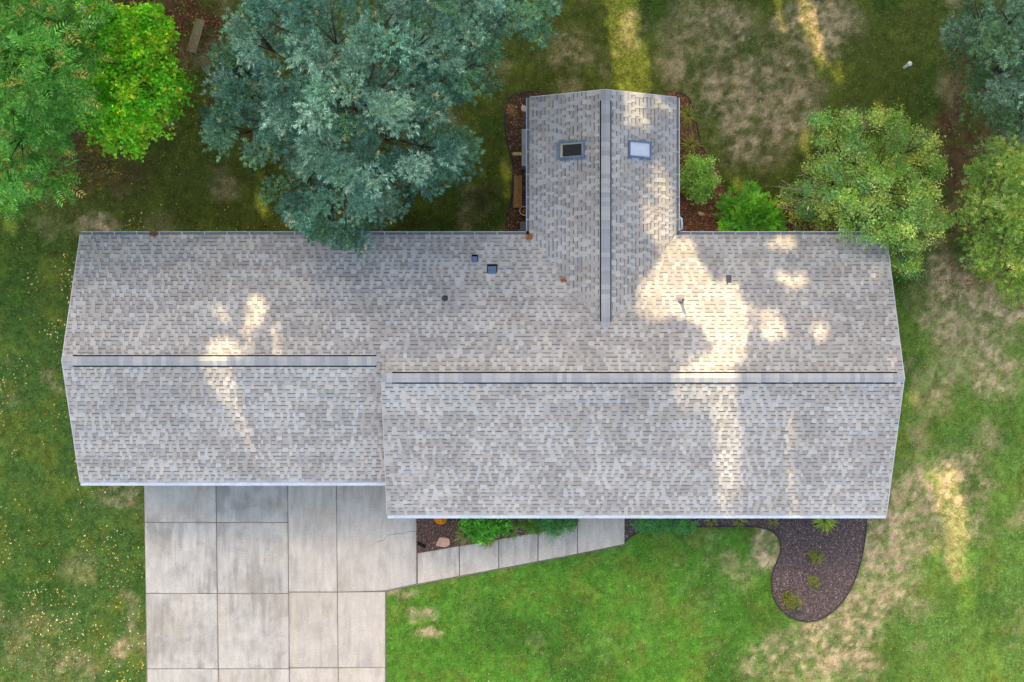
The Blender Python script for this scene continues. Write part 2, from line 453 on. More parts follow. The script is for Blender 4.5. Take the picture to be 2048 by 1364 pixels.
for fa, fb, st, bs in ((XL, X1, .72, grey), (X1, X2, .66, grey)):
    for y0, y1 in zip(YL[:-1], YL[1:]):
        drive_slab([(fa(y1), y1), (fb(y1), y1), (fb(y0), y0), (fa(y0), y0)], bs*rng.uniform(.95, 1.04), st)
for y0, y1 in zip(YR[:-1], YR[1:]):
    drive_slab([(X2(y1), y1), (X3(y1), y1), (X3(y0), y0), (X2(y0), y0)], tan*rng.uniform(.94, 1.02), .3)
drive_slab([(X3(1184), 1184), (833.5, 1168), (833.5, 945), (X3(945), 945)], tan*.98, .28, sag=(P(771, 0, 0)[0], .13))
for y0, y1 in zip(YR[1:-1], YR[2:]):
    drive_slab([(X3(y1), y1), (771, y1), (771, y0-1), (X3(y0), y0)], tan*rng.uniform(.96, 1.02), .35)
# hairline crack and joint soil
mb = MB()
ck = [(742,1093),(752,1085),(760,1082),(768,1080),(774,1071),(784,1069),(795,1067),(806,1068),(818,1063),(833,1063)]
for (a, b), (c, d) in zip(ck[:-1], ck[1:]):
    p = P(a, b, .0355); q = P(c, d, .0355); t = q-p; nn = np.array([-t[1], t[0], 0]); nn /= np.linalg.norm(nn); w = .008*rng.uniform(.5, 1.3)
    mb.add([p-nn*w+[0,0,.0005], q-nn*w+[0,0,.0005], q+nn*w+[0,0,.0005], p+nn*w+[0,0,.0005]], [(0,1,2,3)], lin(110, 102, 96))
mb.build('crack', M_soil, drive)
flat = flat_poly('joint_fill', DRIVE, -.004+.012, M_soil, lin(118, 110, 98)); child(flat, drive)

walk = thing('front_walk', 'slanting concrete slab walk to the front porch', 'path'); walk['kind'] = 'structure'
def wt(x): return 1106 - (x-834)*(56/322.)
def wb(x): return 1168 - (x-834)*(61/322.)
WXs = [835, 919, 997.5, 1076, 1155]
for a, b in zip(WXs[:-1], WXs[1:]):
    w = slab_px([(a, wb(a)), (b, wb(b)), (b, wt(b)), (a, wt(a))])
    obj('slab', slab_mesh('slab', w, .04, lin(190, 182, 172)*.95*rng.uniform(.95, 1.04), .45, k), walk); k += 3
w = slab_px([(1155, wb(1155)), (1249.5, 1088), (1249.5, 985), (1155, 985)])
obj('slab', slab_mesh('slab', w, .04, lin(192, 182, 172)*.95, .2, k), walk); k += 3
child(flat_poly('joint_fill', WALK, .014, M_soil, lin(112, 104, 92)), walk)

# ------------------------------------------------------------------ the house
EZ = 2.6                                   # eave height
YN, YS, YG = 3.535, -5.79, -4.70         # north eave, south eave of the house, south eave of the garage
XLft, XRgt, XST = -14.37, 12.455, -4.146   # rakes and the step between garage and house
PM, PW = .325, .42                          # roof pitches
YR1, YR2 = -1.17, -.638                    # ridges
ZR1 = EZ + PM*(YN-YR1); ZR2 = EZ + PM*(YN-YR2)
PS1 = (ZR1-EZ)/(YR1-YS); PS2 = (ZR2-EZ)/(YR2-YG)
XW0, XW1, YW = .585, 5.47, 8.108; XWR = (XW0+XW1)/2
ZRW = EZ + PW*(XWR-XW0)
def roof_z(x, y):
    z = -1.0
    if XLft <= x <= XRgt and YS <= y <= YN:
        if y >= (YR2 if x < XST else YR1): z = EZ + PM*(YN-y)
        elif x < XST: z = EZ + PS2*(y-YG) if y >= YG else -1
        else: z = EZ + PS1*(y-YS)
    if XW0 <= x <= XW1 and .2 <= y <= YW:
        z = max(z, EZ + PW*min(x-XW0, XW1-x))
    return z
def surf(px, py):
    """where the sight line through a photo pixel meets roof or ground"""
    for z in np.arange(4.4, -.01, -.02):
        p = P(px, py, z)
        if roof_z(p[0], p[1]) >= z: return p
    return P(px, py, 0)

house = thing('house', 'single storey ranch house under grey shingle roofs with rear wing', 'house')
# walls
wc = lin(205, 200, 190)
def wall(poly, z1f, name='wall'):
    mb = MB(); n = len(poly)
    for i in range(n):
        (x0, y0), (x1, y1) = poly[i], poly[(i+1) % n]
        mb.add([(x0,y0,-.1),(x1,y1,-.1),(x1,y1,z1f),(x0,y0,z1f)], [(0,1,2,3)], wc)
    return mb
for poly in HOUSE_FOOT: wall(poly, EZ+.04).build('wall', M_wall, house)
def gable(axis, c, a0, a1, apex, zap, z0=EZ):
    mb = MB()
    if axis == 'x': mb.add([(c, a0, z0), (c, a1, z0), (c, apex, zap)], [(0,1,2)], wc)
    else: mb.add([(a0, c, z0), (a1, c, z0), (apex, c, zap)], [(0,1,2)], wc)
    mb.build('gable_wall', M_wall, house)
gable('x', XLft+.35, YG+.4, YN-.4, YR2, ZR2-.1); gable('x', XRgt-.35, YS+.4, YN-.4, YR1, ZR1-.1); gable('y', YW-.35, XW0+.4, XW1-.4, XWR, ZRW-.1)

# roof deck with thickness, one closed sheet per slope
roof = bpy.data.objects.new('roof', None); COL.objects.link(roof); roof.parent = house
def deck(pts3, t=.14):
    mb = MB(); n = len(pts3); pts3 = [np.array(p, float) for p in pts3]
    up = [p - [0, 0, .012] for p in pts3]; dn = [p - [0, 0, t] for p in pts3]
    mb.add(up + dn, [tuple(range(n)), tuple(range(n, 2*n))[::-1]] + [(i, n+i, n+(i+1) % n, (i+1) % n) for i in range(n)], lin(150, 148, 150))
    return mb
zN = lambda y: EZ + PM*(YN-y)
deck([(XLft,YN,EZ),(XLft,YR2,ZR2),(XST,YR2,ZR2),(XST,YR1,ZR1),(XRgt,YR1,ZR1),(XRgt,YN,EZ)]).build('roof_deck', M_shingle, roof)
deck([(XLft,YG,EZ),(XST+.02,YG,EZ),(XST+.02,YR2,ZR2),(XLft,YR2,ZR2)]).build('roof_deck', M_shingle, roof)
deck([(XST,YS,EZ),(XRgt,YS,EZ),(XRgt,YR1,ZR1),(XST,YR1,ZR1)]).build('roof_deck', M_shingle, roof)
yv = YN - (ZRW-EZ)/PM
deck([(XW0,YN-.1,EZ),(XWR,yv+.02,ZRW),(XWR,YW,ZRW),(XW0,YW,EZ)]).build('roof_deck', M_shingle, roof)
deck([(XW1,YN-.1,EZ),(XW1,YW,EZ),(XWR,YW,ZRW),(XWR,yv+.02,ZRW)]).build('roof_deck', M_shingle, roof)
# step wall between the two south slopes
mb = MB()
mb.add([(XST+.04, YR2-.02, ZR2-.15), (XST+.04, YS+.4, EZ-.3), (XST+.04, YS+.4, EZ+.1), (XST+.04, YR1, ZR1-.03)], [(0,1,2,3)], wc*.9)
mb.build('step_wall', M_wall, house)

# shingles: courses of laminated shingle with raised tabs
LIGHT = [lin(*c)*.82 for c in ((176,178,179),(179,178,176),(173,175,176),(177,174,170))]
PURP = [lin(*c)*.78 for c in ((168,167,165),(165,164,164),(169,166,162),(163,163,164))]
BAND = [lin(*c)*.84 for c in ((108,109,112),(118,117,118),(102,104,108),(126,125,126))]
Qall, Call, teeth = [], [], []
EXPO = .1313
rr = random.Random(5)
def tonecol(p, k_):
    t = float(fbm(p[0]*1.0, p[1]*2.4, 1.5, 50, 3)) + rr.gauss(0, .07)
    return rr.choice(PURP if t > .52 else LIGHT)*k_
def shingle_slope(O, A, B, pitch, depth, spans, off=0.0):
    """O eave corner, A unit along eave, B unit plan direction up the slope; spans(b)->[(a0,a1)]"""
    O = np.array(O, float); A = np.array(A, float); B = np.array(B, float)
    Up = B + np.array([0, 0, pitch]); Nn = np.cross(A, Up); Nn /= np.linalg.norm(Nn)
    if Nn[2] < 0: Nn = -Nn
    pt = lambda a, b, h: O + A*a + Up*b + Nn*h
    nc = int(math.ceil(depth/EXPO))
    for i in range(nc):
        b0 = i*EXPO; b1 = min((i+1)*EXPO + .012, depth); be = min((i+1)*EXPO, depth)
        if b1-b0 < .02: continue
        for a0, a1 in spans(b0):
            a = a0; tooth = rr.random() < .5; tone = 0
            strip_left = 0
            while a < a1 - .005:
                if strip_left <= 0:
                    tone = rr.gauss(1, .025); warm = rr.gauss(0, .012); strip_left = rr.uniform(.8, 1.1)
                w = rr.choice([.08, .10, .11, .13, .15, .18]) if tooth else rr.choice([.10, .12, .14, .16, .19, .26])
                w = min(w, a1-a)
                if a1-a-w < .04: w = a1-a
                tint = np.array([1+warm, 1, 1-warm])*tone
                e = a + w
                j = rr.uniform(-.003, .003)
                if tooth:
                    h0, h1 = .021 + rr.uniform(-.002, .004), .010
                    c = tonecol(pt((a+e)/2, b0, 0), 1.09)*tint*rr.uniform(.97, 1.04)
                    q = [[pt(a,b0+j,h0), pt(e,b0+j,h0), pt(e,b1,h1), pt(a,b1,h1)],
                         [pt(a,b0+j,-.002), pt(e,b0+j,-.002), pt(e,b0+j,h0), pt(a,b0+j,h0)],
                         [pt(a,b0+j,.0), pt(a,b0+j,h0), pt(a,b1,h1), pt(a,b1,.0)],
                         [pt(e,b0+j,h0), pt(e,b0+j,.0), pt(e,b1,.0), pt(e,b1,h1)]]
                    teeth.append((pt((a+e)/2, (b0+be)/2, h0), q, c))
                else:
                    h0, h1 = .008, .003
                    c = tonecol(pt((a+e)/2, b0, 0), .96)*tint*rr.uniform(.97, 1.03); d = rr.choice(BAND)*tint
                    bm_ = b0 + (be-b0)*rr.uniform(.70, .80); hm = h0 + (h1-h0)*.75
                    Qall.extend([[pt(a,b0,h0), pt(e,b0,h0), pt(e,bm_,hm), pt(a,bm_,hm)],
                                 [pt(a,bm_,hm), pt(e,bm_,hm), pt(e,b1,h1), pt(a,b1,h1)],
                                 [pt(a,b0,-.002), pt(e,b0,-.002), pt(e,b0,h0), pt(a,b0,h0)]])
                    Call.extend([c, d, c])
                a = e; strip_left -= w; tooth = not tooth
                if rr.random() < .07: tooth = not tooth
L = XRgt - XLft
shingle_slope((XRgt, YN, EZ), (-1,0,0), (0,-1,0), PM, YN-YR1-.02, lambda b: [(0, L)] if b < YN-YR2-.03 else [(0, XRgt-XST)])
shingle_slope((XLft, YG, EZ), (1,0,0), (0,1,0), PS2, YR2-YG-.02, lambda b: [(0, XST-XLft+.03)])
shingle_slope((XST, YS, EZ), (1,0,0), (0,1,0), PS1, YR1-YS-.02, lambda b: [(0, XRgt-XST)])
shingle_slope((XW0, YW, EZ), (0,-1,0), (1,0,0), PW, XWR-XW0-.02, lambda b: [(0, YW-(YN-b*PW/PM)+.12)])
shingle_slope((XW1, YW, EZ), (0,-1,0), (-1,0,0), PW, XW1-XWR-.02, lambda b: [(0, YW-(YN-b*PW/PM)+.12)])
# the tabs nearest the lens are single pieces, the rest are one sheet of relief
def hidden(p): return XW0 < p[0] < XW1 and p[1] > .2 and p[2] < roof_z(p[0], p[1]) - .05
order = sorted(range(len(teeth)), key=lambda i: (hidden(teeth[i][0]), np.linalg.norm(teeth[i][0] - [0, 0, H])))
single = set(order[:300])
for i, (c0, q, c) in enumerate(teeth):
    if i in single:
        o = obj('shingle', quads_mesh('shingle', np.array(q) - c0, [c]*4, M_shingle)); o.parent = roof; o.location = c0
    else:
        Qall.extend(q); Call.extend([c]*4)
so = obj('shingle_field', quads_mesh('shingle_field', Qall, Call, M_shingle)); so.parent = roof; so['kind'] = 'stuff'

# ridge vents with cap shingles
CAPC = [(156,161,167),(170,174,178),(162,167,173),(176,178,180),(152,157,164),(167,169,172)]
CAPC = [lin(*c)*.84 for c in CAPC]
def ridge(p0, p1, v0, v1, pa, pb, side, label):
    """ridge from p0 to p1 (plain caps), vent between fractions; pa/pb pitch each side; side = horizontal unit across"""
    p0 = np.array(p0, float); p1 = np.array(p1, float); Ln = np.linalg.norm(p1-p0); t = (p1-p0)/Ln; s = np.array(side, float)
    rv = bpy.data.objects.new('ridge_vent', None); COL.objects.link(rv); rv.parent = house; rv['label'] = label
    mb = MB()
    a0, a1 = p0 + t*v0, p0 + t*v1
    def vee(a, b, w, up, th, col, m):
        A_, B_ = a + [0,0,up], b + [0,0,up]
        l0 = a + s*w - [0,0,pa*w-up]; l1 = b + s*w - [0,0,pa*w-up]; r0 = a - s*w - [0,0,pb*w-up]; r1 = b - s*w - [0,0,pb*w-up]
        d = np.array([0,0,th])
        m.add([A_, B_, l0, l1, r0, r1, l0-d, l1-d, r0-d, r1-d, A_-d, B_-d],
              [(0,1,3,2),(1,0,4,5),(2,3,7,6),(5,4,8,9),(0,2,6,10),(4,0,10,8),(3,1,11,7),(1,5,9,11),(6,7,11,10),(10,11,9,8)], col)
    vee(a0, a1, .188, .024, .03, lin(16, 17, 20), mb)
    mb.build('vent_strip', M_soil).parent = rv
    protos = []
    for c in CAPC:
        m = MB(); vee(np.zeros(3), t*.158, .148, 0, .008, c, m); protos.append(m.mesh('ridge_cap', M_cap))
    def run(b0, b1, up):
        n = max(1, int(round((b1-b0)/.15))); e = (b1-b0)/n
        for i in range(n):
            o = bpy.data.objects.new('ridge_cap', random.choice(protos)); COL.objects.link(o); o.parent = rv
            o.location = p0 + t*(b0 + i*e) + [0, 0, up + .0022*(i % 3)]
            o.scale = tuple(np.where(np.abs(t) > .5, e/.15, 1.0))
    run(0, v0-.01, .022); run(v0, v1, .036); run(v1+.01, Ln-.15, .022)
s1 = F/(H-ZR1); s2 = F/(H-ZR2); sw = F/(H-ZRW)
ridge((XLft, YR2, ZR2), (XST+.0, YR2, ZR2), (145-1024)/s2-XLft, (752-1024)/s2-XLft, PM, PS2, (0,1,0), 'lower garage ridge vent')
ridge((XST, YR1, ZR1), (XRgt+.14, YR1, ZR1), (784-1024)/s1-XST, (1795-1024)/s1-XST, PM, PS1, (0,1,0), 'long main ridge vent')
ridge((XWR, YW, ZRW), (XWR, yv-.25, ZRW), YW-(682-200)/sw, YW-(682-643)/sw, PW, PW, (1,0,0), 'rear wing ridge vent')

# rake trim, fascia, gutters, downspouts
white = lin(206, 216, 228)
def trim(a, b, w=.024, h=.13, col=lin(186, 190, 196), name='rake_trim'):
    a = np.array(a, float); b = np.array(b, float); d = b-a; n = np.array([-d[1], d[0], 0]); n /= np.linalg.norm(n); n *= w/2
    mb = MB(); z = np.array([0,0,h])
    mb.add([a-n-z, b-n-z, b+n-z, a+n-z, a-n, b-n, b+n, a+n], [(0,3,2,1),(4,5,6,7),(0,1,5,4),(1,2,6,5),(2,3,7,6),(3,0,4,7)], col)
    mb.build(name, M_metal, house)
e = .016
trim((XLft-e, YN, EZ), (XLft-e, YR2, ZR2)); trim((XLft-e, YG, EZ), (XLft-e, YR2, ZR2)); trim((XRgt+e, YN, EZ), (XRgt+e, YR1, ZR1)); trim((XRgt+e, YS, EZ), (XRgt+e, YR1, ZR1))
trim((XW0, YW+e, EZ), (XWR, YW+e, ZRW)); trim((XW1, YW+e, EZ), (XWR, YW+e, ZRW)); trim((XST-e, YS, EZ), (XST-e, YR1, ZR1), col=lin(170,172,176))
def gutter(a, b, out, guard, col):
    a = np.array(a, float); b = np.array(b, float); o = np.array(out, float)
    W_ = .115; mb = MB(); z = np.array([0,0,1.0])
    top = EZ - .012
    def prof(p): 
        p = p.copy(); p[2] = top
        return [p + o*.004 - z*.11, p + o*W_*.8 - z*.11, p + o*W_ - z*.03, p + o*W_, p + o*(W_-.014), p + o*(W_-.016) - z*.03, p + o*W_*.76 - z*.10, p + o*.01 - z*.10, p + o*.004]
    va, vb = prof(a), prof(b); n = len(va)
    mb.add(va + vb, [(i, i+1, n+i+1, n+i) for i in range(n-1)] + [tuple(range(n))[::-1], tuple(range(n, 2*n))], col)
    g = mb.build('gutter', M_metal, house)
    if guard:
        m2 = MB(); pa_, pb_ = a.copy(), b.copy(); pa_[2] = pb_[2] = top
        m2.add([pa_ - o*.02 + z*.006, pb_ - o*.02 + z*.006, pb_ + o*(W_+.002) + z*.002, pa_ + o*(W_+.002) + z*.002], [(0,1,2,3)], lin(170, 184, 202))
        gg = m2.build('gutter_guard', M_metal); gg.parent = g
    else:
        m2 = MB(); pa_, pb_ = a.copy(), b.copy(); pa_[2] = pb_[2] = top-.06
        m2.add([pa_ + o*.012, pb_ + o*.012, pb_ + o*(W_*.86), pa_ + o*(W_*.86)], [(0,1,2,3)], lin(120, 122, 122))  # grey strip carries debris and the trough's shade in one colour
        gg = m2.build('gutter_debris_shade', M_soil); gg.parent = g
        m3 = MB(); Ln = np.linalg.norm(b-a); t = (b-a)/Ln
        for k_ in range(int(Ln/.75)):
            p = a + t*(k_+.5)*.75; p[2] = top-.004
            m3.box(tuple(np.minimum(p-t*.012, p+t*.012+o*W_*.9)-[0,0,.003]), tuple(np.maximum(p-t*.012, p+t*.012+o*W_*.9)), lin(190,196,204))
        gg = m3.build('gutter_strap', M_metal); gg.parent = g
bl = lin(176, 190, 210)
gutter((XLft, YN, 0), (XW0-.11, YN, 0), (0,1,0), False, bl)
gutter((XW1+.11, YN, 0), (XRgt, YN, 0), (0,1,0), False, white)
gutter((XLft, YG, 0), (XST-.03, YG, 0), (0,-1,0), True, white)
gutter((XST, YS, 0), (XRgt, YS, 0), (0,-1,0), True, white)
gutter((XW0, YN+.14, 0), (XW0, YW, 0), (-1,0,0), False, bl)
gutter((XW1, YN+.14, 0), (XW1, YW, 0), (1,0,0), False, white)
def downspout(pts, r=.045):
    mb = MB(); mb.tube(pts, r, 8, white); mb.build('downspout', M_metal, house, True)
q = P(1363, 437, 2.45)
downspout([(XW1+.08, q[1]+.06, EZ-.12), (XW1+.2, q[1], EZ-.2), (XW1+.24, q[1]-.3, EZ-.3), (XW1+.12, q[1]-.46, EZ-.42), (XW1-.28, q[1]-.46, EZ-.7), (XW1-.3, q[1]-.46, .1)])
q = P(1697, 460, 2.5)
downspout([(q[0], YN+.06, EZ-.1), (q[0]-.02, YN+.2, EZ-.14), (q[0]-.06, YN+.24, EZ-.3), (q[0]-.08, YN+.0, EZ-.5), (q[0]-.08, YN-.34, EZ-.8), (q[0]-.08, YN-.34, .1)], .05)

# roof vents, pipes, skylights, each at its pixel on the slope
def frame_on(px, py):
    p = surf(px, py)
    x, y = p[0], p[1]; d = .03
    gx_ = (roof_z(x+d, y)-roof_z(x-d, y))/(2*d); gy_ = (roof_z(x, y+d)-roof_z(x, y-d))/(2*d)
    n = np.array([-gx_, -gy_, 1.0]); n /= np.linalg.norm(n)
    return p, n
def local_box(mb, p, ux, uy, n, a0, a1, b0, b1, h0, h1, col, h1b=None):
    """box in a slope frame; h1b = height at the b1 end if tapered"""
    h1b = h1 if h1b is None else h1b
    pt = lambda a, b, h: p + ux*a + uy*b + n*h
    mb.add([pt(a0,b0,h0),pt(a1,b0,h0),pt(a1,b1,h0),pt(a0,b1,h0),pt(a0,b0,h1),pt(a1,b0,h1),pt(a1,b1,h1b),pt(a0,b1,h1b)],
           [(0,3,2,1),(4,5,6,7),(0,1,5,4),(1,2,6,5),(2,3,7,6),(3,0,4,7)], col)
def box_vent(px, py, w, d, label, flange=True):
    p, n = frame_on(px, py); ux = np.array([1.0,0,0]); uy = np.cross(n, ux)      # uy points down the north slope (+y)
    v = bpy.data.objects.new('roof_vent', None); COL.objects.link(v); v.parent = house; v['label'] = label
    mb = MB(); local_box(mb, p, ux, uy, n, -w/2, w/2, -d*.5, d*.5, .0, .05, lin(72, 96, 122), .17)
    mb.build('hood', M_metal).parent = v
    mb = MB(); local_box(mb, p, ux, uy, n, -w*.62, w*.62, -d*.3, d*.5+.13, .0, .024, lin(30, 34, 40))  # near-black flange, lengthened to take in the hood's shadow
    mb.build('flange', M_soil).parent = v
    mb = MB(); local_box(mb, p, ux, uy, n, -w*.44, w*.44, d*.5+.0015, d*.5+.12, .0, .14, lin(16, 18, 20), .05)  # dark block painted in for the shaded vent mouth
    mb.build('mouth_shade', M_soil).parent = v
box_vent(949.5, 521, .17, .15, 'small slate box vent left of the larger one')
box_vent(984.5, 542, .27, .21, 'large slate box vent on the back slope')
p, n = frame_on(1457, 560); ux = np.array([1.0,0,0]); uy = np.cross(n, ux)
v = bpy.data.objects.new('roof_vent', None); COL.objects.link(v); v.parent = house; v['label'] = 'slate box vent at the right on the sunlit slope'
mb = MB(); local_box(mb, p, ux, uy, n, -.08, .08, -.10, .12, .0, .06, lin(52, 60, 72), .14); mb.build('hood', M_metal).parent = v
mb = MB(); local_box(mb, p, ux, uy, n, -.085, .085, -.17, -.1, .0, .03, lin(70, 76, 84)); mb.build('flange', M_metal).parent = v
def pipe_vent(px, py, r, h, colb, colp, label):
    p, n = frame_on(px, py); ux = np.array([1.0,0,0]); uy = np.cross(n, ux)
    v = bpy.data.objects.new('pipe_vent', None); COL.objects.link(v); v.parent = house; v['label'] = label
    mb = MB(); local_box(mb, p, ux, uy, n, -.15, .15, .03, .19, 0, .022, colb); mb.build('flange', M_metal).parent = v
    mb = MB(); mb.lathe(p, [(r*2.1, -.03), (r*2.0, .04), (r*1.35, .12), (r*1.15, .14), (r*1.1, .13)], 20, colb); mb.build('boot', M_metal, None, True).parent = v
    mb = MB(); mb.lathe(p, [(r, -.05), (r, h), (r*.8, h), (r*.8, h-.12), (0.001, h-.12)], 20, colp); mb.build('pipe', M_metal).parent = v
pipe_vent(889.5, 597, .05, .2, lin(38, 46, 54), lin(90, 96, 104), 'dark round pipe vent on the shaded slope')
pipe_vent(1361, 601, .05, .46, lin(118, 120, 126), lin(140, 142, 148), 'pale metal pipe vent casting a shadow')
def skylight(px, py, w, d, blind, label):
    """w along the ridge (y), d up the slope (x)"""
    p, n = frame_on(px, py); ux = np.array([0,1.0,0]); ud = np.cross(ux, n); ud /= np.linalg.norm(ud)
    if (ud[0] > 0) != (p[0] > XWR): ud = -ud          # ud points down the slope
    v = bpy.data.objects.new('skylight', None); COL.objects.link(v); v.parent = house; v['label'] = label
    fr = lin(92, 112, 138); t = .045
    mb = MB()
    for a0, a1, b0, b1 in ((-w/2, w/2, -d/2, -d/2+t), (-w/2, w/2, d/2-t, d/2), (-w/2, -w/2+t, -d/2+t, d/2-t), (w/2-t, w/2, -d/2+t, d/2-t)):
        local_box(mb, p, ux, ud, n, a0, a1, b0, b1, .0, .12, fr)
    mb.build('frame', M_metal).parent = v
    mb = MB(); local_box(mb, p, ux, ud, n, -w/2-.03, w/2+.03, d/2+.002, d/2+.13, 0, .026, lin(104, 124, 146))
    local_box(mb, p, ux, ud, n, -w/2-.06, -w/2-.002, -d/2-.04, d/2, 0, .024, lin(104, 120, 140)); local_box(mb, p, ux, ud, n, w/2+.002, w/2+.06, -d/2-.04, d/2, 0, .024, lin(104, 120, 140))
    mb.build('flashing', M_metal).parent = v
    pt = lambda a, b, h: p + ux*a + ud*b + n*h
    mb = MB(); wi, di = w/2-t, d/2-t
    local_box(mb, p, ux, ud, n, -wi, wi, -di, di, .098, .108, (.9,.9,.9)); mb.build('pane', M_glass).parent = v
    mb = MB(); cw = lin(214, 206, 170)
    zz = .022
    if blind:
        mb.add([pt(-wi,-di,.07), pt(wi,-di,.07), pt(wi,di,.07), pt(-wi,di,.07)], [(0,1,2,3)], lin(238, 242, 246)); mb.build('blind', M_wall).parent = v  # near-white blind also stands in for sky reflected in the pane
    else:
        # light well: shallow walls; dark plate painted in for the unlit room
        k_ = [(-wi,-di),(wi,-di),(wi,di),(-wi,di)]
        for i in range(4):
            a, b = k_[i], k_[(i+1) % 4]
            mb.add([pt(*a,.09), pt(*b,.09), pt(a[0]*.8,a[1]*.82,.022), pt(b[0]*.8,b[1]*.82,.022)][:2] + [pt(b[0]*.8,b[1]*.82,.022), pt(a[0]*.8,a[1]*.82,.022)], [(0,1,2,3)], cw)
        mb.build('light_well', M_wall).parent = v
        mb = MB(); mb.add([pt(x*.82,y*.84,.045) for x, y in k_], [(0,1,2,3)], lin(48, 46, 50)); mb.build('room_shade', M_dark).parent = v
skylight(1145, 300.5, .54, .86, False, 'skylight with a dark-painted interior on the left slope')
skylight(1277.5, 299.5, .54, .84, True, 'skylight with a pale blind on the right slope')

# ------------------------------------------------------------------ foliage builders
def unit(v): return v / (np.linalg.norm(v, axis=-1, keepdims=True) + 1e-9)
def leaf_geo(base, axis, nrm, ln, wd, col, fold=.25, droop=.0):
    """diamond leaves folded on the midrib: base (n,3), axis, nrm, length, width (n,), colour (n,3)"""
    side = unit(np.cross(axis, nrm)); nn = unit(np.cross(side, axis))
    tip = base + axis*ln[:, None] - np.array([0, 0, 1])*(droop*ln)[:, None]
    mid = base + axis*(ln*.45)[:, None]
    l = mid + side*(wd*.5)[:, None] + nn*(wd*fold)[:, None]; r = mid - side*(wd*.5)[:, None] + nn*(wd*fold)[:, None]
    V = np.stack([base, r, tip, l], 1)
    return V, col
def leaf_mesh(name, parts, mat):
    V = np.concatenate([p[0] for p in parts]); C = np.concatenate([p[1] for p in parts])
    n = len(V)
    i = np.arange(n)[:, None]*4
    Fc = np.concatenate([i + np.array([[0, 1, 2]]), i + np.array([[0, 2, 3]])], 0)
    return np_mesh(name, V.reshape(-1, 3), Fc, np.repeat(C, 4, axis=0), mat)
def rand_dirs(n, zmin=-1.0):
    z = rng.uniform(zmin, 1, n); a = rng.uniform(0, 2*np.pi, n); r = np.sqrt(1-z*z)
    return np.stack([r*np.cos(a), r*np.sin(a), z], -1)
def sprays(pos, axis, kind, size, cols, var=.18):
    """a twig end with several leaves. kind: fan (lobed rosette), pinnate (feather), single"""
    n = len(pos); out = []
    ref = unit(np.array([0, 0, 1.0]) + rng.normal(0, .35, (n, 3)))
    side = unit(np.cross(axis, ref)); nrm = unit(np.cross(side, axis))
    nrm = np.where(nrm[:, 2:3] < 0, -nrm, nrm)
    sz = size*rng.uniform(.7, 1.25, n)
    def emit(b, ax, nr, L, W, fold=.2, droop=.1):
        c = cols*rng.lognormal(0, var, (n, 1))*rng.normal(1, .04, (n, 3))
        out.append(leaf_geo(b, unit(ax + rng.normal(0, .10, (n, 3))), nr, L*rng.uniform(.8, 1.15, n), W, c, fold, droop))
    if kind == 'fan':
        for a in (-1.2, -.8, -.4, 0.0, .4, .8, 1.2):
            emit(pos + axis*(sz*.35*(1-abs(a)/1.3))[:, None], axis*math.cos(a) + side*math.sin(a) + nrm*rng.normal(.1, .22, (n, 1)), nrm, sz*(.8-.2*abs(a)), sz*.17)
    elif kind == 'pinnate':
        for i, t in enumerate(np.linspace(.15, 1.0, 6)):
            for sgn in (-1, 1):
                emit(pos + axis*(sz*t)[:, None] - np.array([0,0,1])*(sz*t*t*.25)[:, None], axis*.55 + side*sgn*.85, nrm, sz*.38*(1.1-.35*t), sz*.105, .15, .15)
    elif kind == 'needle':
        for i in range(12):
            a = rng.uniform(-1.1, 1.1, (n, 1)); t = rng.uniform(0, .6, (n, 1))
            emit(pos + axis*sz[:, None]*t, axis*np.cos(a) + side*np.sin(a) + nrm*rng.normal(.15, .3, (n, 1)), nrm, sz*.6, sz*.11, .1, .05)
    elif kind == 'round':
        for i in range(6):
            a = rng.uniform(0, 2*np.pi, (n, 1)); d = unit(axis*.4 + side*np.cos(a) + np.cross(axis, side)*np.sin(a))
            emit(pos + rng.normal(0, .35, (n, 3))*sz[:, None], d, unit(nrm + rng.normal(0, .35, (n, 3))), sz*.62, sz*.52, .12, .1)
    elif kind == 'small':
        for i in range(8):
            a = rng.uniform(0, 2*np.pi, (n, 1)); d = unit(axis*.6 + side*np.cos(a) + np.cross(axis, side)*np.sin(a))
            emit(pos + rng.normal(0, .45, (n, 3))*sz[:, None], d, unit(nrm + rng.normal(0, .5, (n, 3))), sz*.5, sz*.24, .12, .1)
    return out
